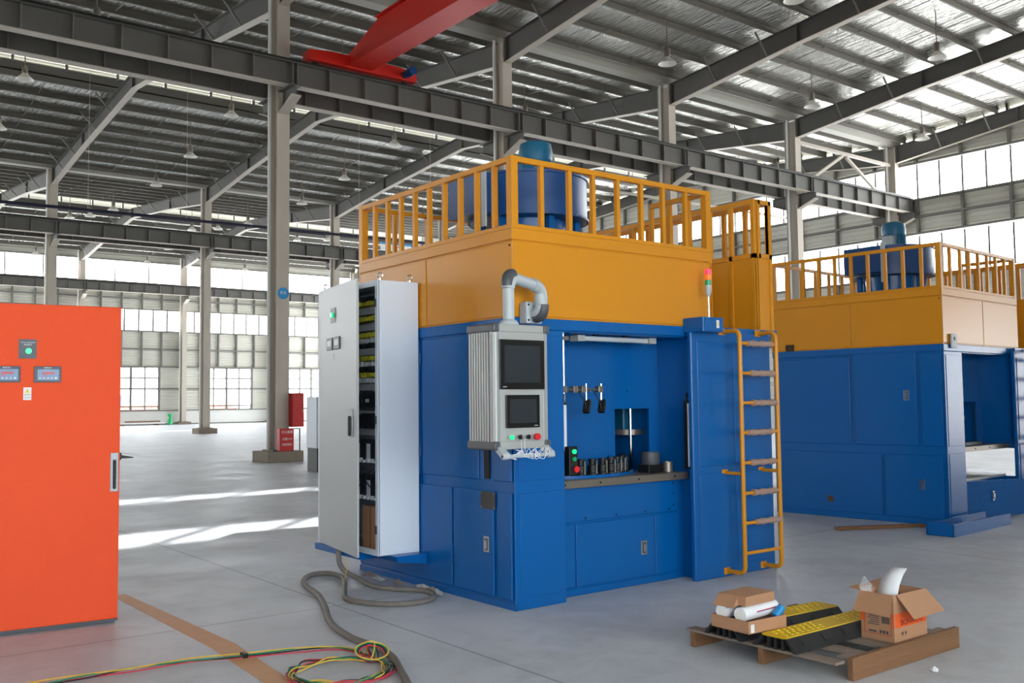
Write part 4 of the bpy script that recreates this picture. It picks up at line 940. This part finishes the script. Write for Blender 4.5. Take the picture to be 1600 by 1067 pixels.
# ================================================================== ORANGE CABINET
fr = ((2.107, 7.521, 0), -math.atan2(.117, .993))
t = thing('orange_cabinet', 'large bright orange control cabinet cut off by the left picture edge', 'electrical cabinet', (-.55, .2, 0), fr)
B(-1.08, -.02, .03, .5, 0, .03).build('plinth', DGREY, t); B(-1.1, 0, .022, .52, .03, 2.33).build('body', ORANGE, t, bevel=.003)
dr = B(-1.098, -.002, .0, .022, .035, 2.338).build('door', ORANGE, t, bevel=.005, seg=2)
B(-1.098, -.002, .001, .023, .02, .035).build('door_seal', DGREY, t)
p = B(-.69, -.575, -.004, 0, 1.945, 2.083).build('indicator_plate', mat('plate_dark', (54, 62, 78), .4), dr)
MB().cyl((-.627, -.004, 1.998), (-.627, -.016, 1.998), .02, 20).build('green_lamp', GREEN_L, p)
text('Power Indication', 'lettering', STICK, p, .0135, (-.632, -.005, 2.06), (1, 0, 0), (0, 0, 1)); text('电源指示', 'lettering', STICK, p, .0135, (-.632, -.005, 2.043), (1, 0, 0), (0, 0, 1))
for c0 in (-.5, -.765):
    m = B(c0-.09, c0+.09, -.006, 0, 1.773, 1.89).build('digital_meter', mat('meter_frame', (48, 56, 72), .4), dr, bevel=.002); B(c0-.066, c0+.074, -.0075, -.006, 1.79, 1.868).build('meter_face', LCD, m)
    B(c0-.035, c0+.045, -.009, -.0075, 1.832, 1.85).build('red_display', LED, m)
    for k in range(5): MB().cyl((c0-.05+k*.026, -.0075, 1.805), (c0-.05+k*.026, -.0095, 1.805), .007, 10).build('meter_key', ARMG if k < 4 else STICK, m)
    B(c0-.03, c0-.005, -.0085, -.0075, 1.818, 1.824).build('red_mark', REDB, m)
    text('智能数显表', 'lettering', STICK, m, .010, (c0, -.0065, 1.879), (1, 0, 0), (0, 0, 1))
s = B(-.655, -.603, -.001, 0, 1.648, 1.738).build('warning_sticker', STICK, dr, label='white sticker with a yellow warning triangle')
MB().prism([(-.645, 1.698), (-.613, 1.698), (-.629, 1.728)], 'y', -.0016, -.001).build('warning_triangle', WARN, s); MB().prism([(-.630, 1.704), (-.626, 1.712), (-.629, 1.712), (-.627, 1.721), (-.633, 1.711), (-.63, 1.711)], 'y', -.002, -.0016).build('bolt_mark', BLACK, s)
text('有电危险', 'lettering', BLACK, s, .010, (-.629, -.0012, 1.684), (1, 0, 0), (0, 0, 1)); text('当心触电', 'lettering', BLACK, s, .010, (-.629, -.0012, 1.664), (1, 0, 0), (0, 0, 1))
h = B(-.068, -.012, -.01, 0, .965, 1.25).build('lock_plate', ARMG, dr, bevel=.004, label='light grey lock plate'); B(-.05, -.03, -.03, -.01, .985, 1.19).build('swing_lever', BLACK, h, bevel=.006); B(-.05, -.03, -.018, -.01, 1.16, 1.2).build('lever_pivot', BLACK, h)
MB().prism([(.0, 1.19), (.0, 1.245), (.025, 1.245), (.032, 1.225), (.11, 1.21), (.115, 1.2), (.03, 1.2), (.02, 1.185)], 'y', .12, .15).build('latch_tongue', BLACK, t, label='black latch tongue sticking out sideways'); MB().cyl((.012, .13, 1.19), (.012, .13, 1.08), .006, 8).build('latch_rod', STAIN, t)

# ================================================================== CABLES ON THE FLOOR
R = .022
pa = [(4.09, 7.85, .29), (4.10, 7.86, .18), (4.14, 7.82, .1), (4.19, 7.66, .05), (4.2, 7.4, R), (4.3, 7.15, R), (4.42, 6.98, R), (4.40, 6.78, R), (4.27, 6.63, R), (4.1, 6.6, R), (3.92, 6.68, R), (3.80, 6.86, R), (3.77, 7.1, R), (3.92, 7.42, R), (4.08, 7.72, R), (4.2, 8.0, R),
      (4.2, 8.24, R), (4.06, 8.3, R), (3.87, 8.1, R), (3.75, 7.78, R), (3.66, 7.38, R), (3.5, 6.95, R), (3.32, 6.53, R), (3.22, 6.22, R), (3.17, 5.86, R), (3.18, 5.6, R), (3.13, 5.3, R), (3.02, 5.02, R), (2.88, 4.7, R), (2.7, 4.4, R)]
tag(MB().tube(smoothpts(pa, 6), R, 10).build('floor_cable', CABLE, base=(4.1, 7.0, 0), smooth=True), 'long dusty grey cable hanging from the switch cabinet and looping over the floor', 'cable')
tag(MB().tube(smoothpts([(4.03, 7.6, .27), (4.05, 7.63, .15), (4.1, 7.78, .02), (4.2, 7.95, .008)], 5), .004, 6).build('thin_yellow_wire', WIRES[3], base=(4.03, 7.6, 0), smooth=True), 'thin yellow wire hanging below the switch cabinet', 'wire')
t = thing('coloured_wire_bundle', 'long bundle of red, black, green and yellow wires with a loose coil', 'wires', (2.6, 5.5, 0))
main = [(.9, 6.12), (1.33, 6.13), (1.55, 6.13), (1.8, 6.12), (2.15, 6.07), (2.43, 5.97), (2.78, 5.88), (2.98, 5.78), (3.05, 5.6), (3.06, 5.46)]
cc = Vector((2.74, 5.24, 0))
random.seed(5)
for k, m in enumerate(WIRES):
    o = (k-1.5)*.014; pts = [(x+random.uniform(-.006, .006), y+o+random.uniform(-.014, .014)+.02*math.sin(i*1.7+k*2), .006+.004*k) for i, (x, y) in enumerate(main)]
    lo_ = []                       # small upright-ish loop, then the flat coil
    for i in range(14):
        a = math.radians(90-i*30); rr = .085+.008*k; lo_.append((3.02+rr*math.cos(a), 5.36+rr*math.sin(a)*.7, .05+.035*math.sin(a)+.006*k))
    co = []
    for i in range(26):
        a = math.radians(20+i*28); rr = .27+.018*((i+k*3) % 4)-.012*k; co.append((cc.x+rr*1.05*math.cos(a), cc.y+rr*math.sin(a)*.98, .008+.006*((i*3+k) % 5)))
    MB().tube(smoothpts(pts+lo_+co, 4), .0046, 6).build('wire', m, t, smooth=True, label=['red wire', 'black wire', 'green wire', 'yellow wire'][k])
B(2.43, 2.46, 5.94, 6.0, .0, .03).build('tape_band', BLACK, t)
# fine litter at the machine foot
t = thing('packing_scraps', 'crumpled clear film and wood scraps at the foot of the near machine', 'scraps', (4.45, 7.4, 0))
random.seed(9)
for i, (x, y) in enumerate(((4.46, 7.95), (4.4, 7.7), (4.47, 7.45), (4.5, 7.1), (4.5, 6.95), (4.47, 6.85))):
    vs = []; n = 7
    for a in range(n): r_ = random.uniform(.03, .09); vs.append((x+r_*math.cos(a*.9)*.7, y+r_*math.sin(a*.9)*1.6, .002+random.uniform(0, .03)))
    MB().add(vs+[(x, y, .05)], [(a, (a+1) % n, n) for a in range(n)]).build('film_scrap', PANELG if i % 2 else WOODG, t)
def scrap(x, y, r, label):
    v = [(x+r*math.cos(a)*random.uniform(.7, 1.2), y+r*math.sin(a)*random.uniform(.7, 1.2), random.uniform(.0, .012)) for a in (0, 1, 2, 3.1, 4.2, 5.3)]
    tag(MB().add(v+[(x, y, .03)], [(i, (i+1) % 6, 6) for i in range(6)]+[(5, 4, 3, 2, 1, 0)]).build('paper_scrap', PAPER, base=(x, y, 0)), label, 'scrap')
scrap(5.45, 3.05, .03, 'small white paper scrap on the floor in front of the pallet')
# reddish board on the floor by the farther machine
tag(MB().bar((10.3, 6.95, .02), (11.35, 6.42, .02), .09, .035).build('floor_board', WOOD, base=(10.8, 6.7, 0)), 'brown wooden board on the floor at the farther machine', 'board')

# ================================================================== PALLET AND WHAT LIES ON IT
t = thing('wooden_pallet', 'worn wooden pallet on the floor at the front right', 'pallet', (5.4, 3.8, 0))
for y in (4.33, 3.79): 
    B(4.80, 6.0, y-.02, y+.02, 0, .098).build('stringer', WOOD, t, bevel=.003)
B(4.90, 6.08, 3.225, 3.262, 0, .128).build('stringer', WOOD, t, bevel=.003)
for x in (4.79, 5.05, 5.32, 5.58, 5.85):
    w = .1 if x > 4.8 else .09; B(x, x+w, 3.262, 4.37, .098, .115).build('deck_board', WOODG, t, bevel=.002)
B(4.90, 5.0, 3.262, 3.33, .115, .128).build('block', WOODG, t); B(5.8, 5.98, 3.262, 3.31, .115, .128).build('block', WOODG, t)
def ramp(org, rz, L, label):
    fr = (org, rz); t = thing('cable_ramp', label, 'cable ramp', (0, 0, 0), fr, 'cable ramps')
    h = .082
    for nm, pts in (('near_side', [(-.16, 0), (-.09, h-.006), (-.075, h-.006), (-.13, 0)]), ('far_side', [(.16, 0), (.09, h-.006), (.075, h-.006), (.13, 0)])): MB().prism(pts, 'x', 0, L).build(nm, RUBBER, t)
    for a in (-.05, 0.0, .05): B(.01, L-.01, a-.009, a+.009, 0, h-.01).build('channel_rib', RUBBER, t)
    B(.0, L, -.09, .09, h-.012, h).build('yellow_lid', RAMPY, t, bevel=.003)
    n = int(L/.055); st = MB()
    for i in range(n):
        for a in (-.055, -.018, .018, .055):
            if (i//4) % 3 == 2: continue
            x = .04+i*.052; x += .02 if a in (-.018, .055) else 0
            if x < L-.03: st.hexa([(x, a-.008, h), (x+.018, a-.008, h), (x+.018, a+.008, h), (x, a+.008, h), (x+.004, a-.005, h+.004), (x+.014, a-.005, h+.004), (x+.014, a+.005, h+.004), (x+.004, a+.005, h+.004)])
    o = st.build('grip_studs', mat('stud_yellow', (245, 212, 20), .4), t); o['kind'] = 'stuff'
    for i in range(5): x = L*(.1+i*.2); MB().hexa([(x, -.132, .03), (x+.06, -.132, .03), (x+.06, -.1, .062), (x, -.1, .062), (x, -.138, .033), (x+.06, -.138, .033), (x+.06, -.106, .065), (x, -.106, .065)]).build('grip_pad', RUBBER, t)
ramp((4.77, 3.665, .116), math.radians(0), 1.05, 'yellow and black cable ramp, the nearer of two on the pallet')
ramp((4.77, 4.055, .116), math.radians(-3.5), 1.02, 'yellow and black cable ramp, the rear one under the cardboard tray')
# cardboard tray with rolls
fr = ((4.665, 3.765, .199), math.radians(-3)); w_, l_, h_ = .34, .30, .075
t = thing('cardboard_tray', 'shallow open cardboard tray lying on the cable ramps', 'box', (0, 0, 0), fr)
B(0, w_, 0, l_, 0, .004).build('bottom', CARD, t)
for a in ((0, w_, 0, .005, 0, h_), (0, w_, l_-.005, l_, 0, h_), (0, .005, .005, l_-.005, 0, h_), (w_-.005, w_, .005, l_-.005, 0, h_)): B(*a).build('side', CARD, t)
B(.02, .05, -.001, 0, .006, .055).build('white_label', STICK, t, label='white address label'); B(.006, w_-.006, .006, l_-.006, .004, .05).build('packing', CARDD, t)
def roll(name, p0, p1, r, label):
    t = thing(name, label, 'paper roll', p0, group='paper rolls'); d = (Vector(p1)-Vector(p0)).normalized()
    MB().cyl(p0, p1, r, 24).build('roll', PAPER, t, smooth=True); MB().cyl(Vector(p0)-d*.001, Vector(p0)+d*.002, r*.8, 20).build('end_face', WHITE, t)
    return t
roll('paper_roll', (4.69, 3.99, .296), (5.0, 4.0, .296), .043, 'white paper roll at the rear under the small carton')
r2 = roll('paper_roll', (4.70, 3.855, .296), (5.06, 3.885, .296), .043, 'white paper roll with a red and blue stripe, in front')
MB().bar((4.82, 3.823, .304), (5.05, 3.842, .304), .003, .004).build('stripe', REDB, r2); MB().bar((4.82, 3.823, .3), (5.05, 3.842, .3), .003, .003).build('stripe', BLUEF, r2)
fr = ((4.74, 3.84, .34), math.radians(2))
t = thing('small_carton', 'small flat brown cardboard box lying on the paper rolls', 'box', (0, 0, 0), fr)
B(0, .29, 0, .21, 0, .058).build('body', CARD, t, bevel=.003); MB().hexa([(-.05, .06, -.01), (0, .06, 0), (0, .21, 0), (-.05, .21, -.01), (-.05, .06, -.006), (0, .06, .05), (0, .21, .05), (-.05, .21, -.006)]).build('open_flap', CARD, t)
t = thing('blue_plug', 'blue plastic plug in the cardboard tray', 'plug', (5.0, 3.8, .27))
MB().cyl((4.965, 3.80, .26), (5.02, 3.79, .31), .026, 16).build('body', BLUES, t, smooth=True); MB().cyl((4.94, 3.805, .245), (4.965, 3.80, .262), .015, 12).build('nose', BLUEF, t)
# open carton
fr = ((5.42, 3.278, .116), math.radians(-1)); w_, l_, h_ = .36, .225, .285
t = thing('open_carton', 'open brown carton with orange printed bands and folded flaps', 'box', (0, 0, 0), fr)
B(0, w_, 0, l_, 0, .004).build('bottom', CARD, t); th = .005
front = B(0, w_, 0, th, 0, h_).build('side', CARD, t); left = B(0, th, th, l_-th, 0, h_).build('side', CARD, t); B(0, w_, l_-th, l_, 0, h_).build('side', CARD, t); B(w_-th, w_, th, l_-th, 0, h_).build('side', CARD, t)
OB = mat('print_orange', (226, 92, 34), .7)
B(.012, w_-.01, -.0012, 0, .09, .175).build('orange_band', OB, front); B(-.0012, 0, .0, .012, .09, .175).build('orange_band', OB, left); B(-.0012, 0, l_-.03, l_, .11, .175).build('orange_band', OB, left)
text('BONWOO', 'lettering', mat('print_dark', (110, 30, 24), .7), front, .05, (.19, -.002, .115), (1, 0, 0), (0, 0, 1)); text('H  4', 'lettering', BLACK, front, .03, (.1, -.0015, .05), (1, 0, 0), (0, 0, 1))
q = MB()
for a, b, c, d in ((.018, .2, .04, .043), (.018, .2, .165, .168), (.018, .021, .04, .168), (.197, .2, .04, .168)): q.box(-.0016, 0, a, b, c, d)
q.build('print_frame', mat('print_red', (190, 60, 50), .7), left)
q = MB()
for i in range(9): q.box(-.0016, 0, .03+i*.006, .033+i*.006, .11, .15)
for i in range(6): q.box(-.0016, 0, .1, .18-.01*(i % 3), .095+i*.012, .1+i*.012)
for i in range(3): q.box(-.0016, 0, .04+i*.022, .054+i*.022, .05, .068)
q.box(-.0016, 0, .12, .17, .05, .06); q.build('printed_marks', DGREY, left)
flap = lambda p: MB().hexa(p).build('flap', CARD, t)
flap([(.03, -.004, h_), (w_+.0, -.004, h_), (w_+.035, -.10, h_-.12), (.055, -.10, h_-.13), (.03, 0, h_+.004), (w_+.0, 0, h_+.004), (w_+.035, -.096, h_-.116), (.055, -.096, h_-.126)])
flap([(-.004, .0, h_), (-.004, l_, h_), (-.045, l_+.03, h_-.115), (-.045, -.0, h_-.12), (0, .0, h_+.004), (0, l_, h_+.004), (-.041, l_+.03, h_-.111), (-.041, 0, h_-.116)])
flap([(.0, l_, h_), (w_, l_, h_), (w_, l_+.08, h_+.02), (.0, l_+.08, h_+.01), (.0, l_, h_+.004), (w_, l_, h_+.004), (w_, l_+.08, h_+.024), (.0, l_+.08, h_+.014)])
B(.01, w_-.01, .01, l_-.01, .004, .18).build('packing', COMPB, t)
t = thing('coiled_hose', 'dark and white hose coil inside the open carton', 'hose', (.2, .12, .19), fr)
for k, m in ((0, BLACK), (1, PAPER), (2, BLACK)): MB().tube([(.22+(.09-.012*k)*math.cos(a), .115+(.08-.012*k)*math.sin(a), .2+.018*k) for a in (i*.3142 for i in range(20))], .012, 8, True).build('hose_turn', m, t, smooth=True)
t = thing('white_sheet', 'bent white paper sheet sticking out of the open carton', 'paper', (.1, .14, .2), fr)
pf = [(.06, .02), (.09, .12), (.13, .2), (.18, .255), (.235, .29)]
v = []; f = []
for i, (x, z) in enumerate(pf): 
    wv = .075-.004*i
    for yy, zz, xx in ((-wv, .0, .012), (0, .0, 0), (wv, .0, .012)): v.append((x+xx+.03, .13+yy, .12+z+zz))
for i in range(len(pf)-1):
    for k in range(2): f.append((i*3+k, i*3+k+1, i*3+k+4, i*3+k+3))
o = MB().add(v, f).build('sheet', PAPER, t, smooth=True); sm_ = o.modifiers.new('thick', 'SOLIDIFY'); sm_.thickness = .002
t = thing('clear_film', 'crumpled translucent plastic film standing up from the open carton', 'film', (.03, .2, .25), fr)
FILM = mat('clear_film', (190, 196, 200), .2); FILM.node_tree.nodes['Principled BSDF'].inputs['Alpha'].default_value = .35
o = MB().add([(.02, .17, .24), (.05, .24, .25), (-.02, .22, .31), (.05, .17, .32), (.01, .2, .38), (.06, .23, .36), (.08, .2, .29)], [(0, 1, 3), (0, 3, 2), (2, 3, 4), (3, 5, 4), (3, 6, 5), (1, 6, 3)]).build('film', FILM, t)
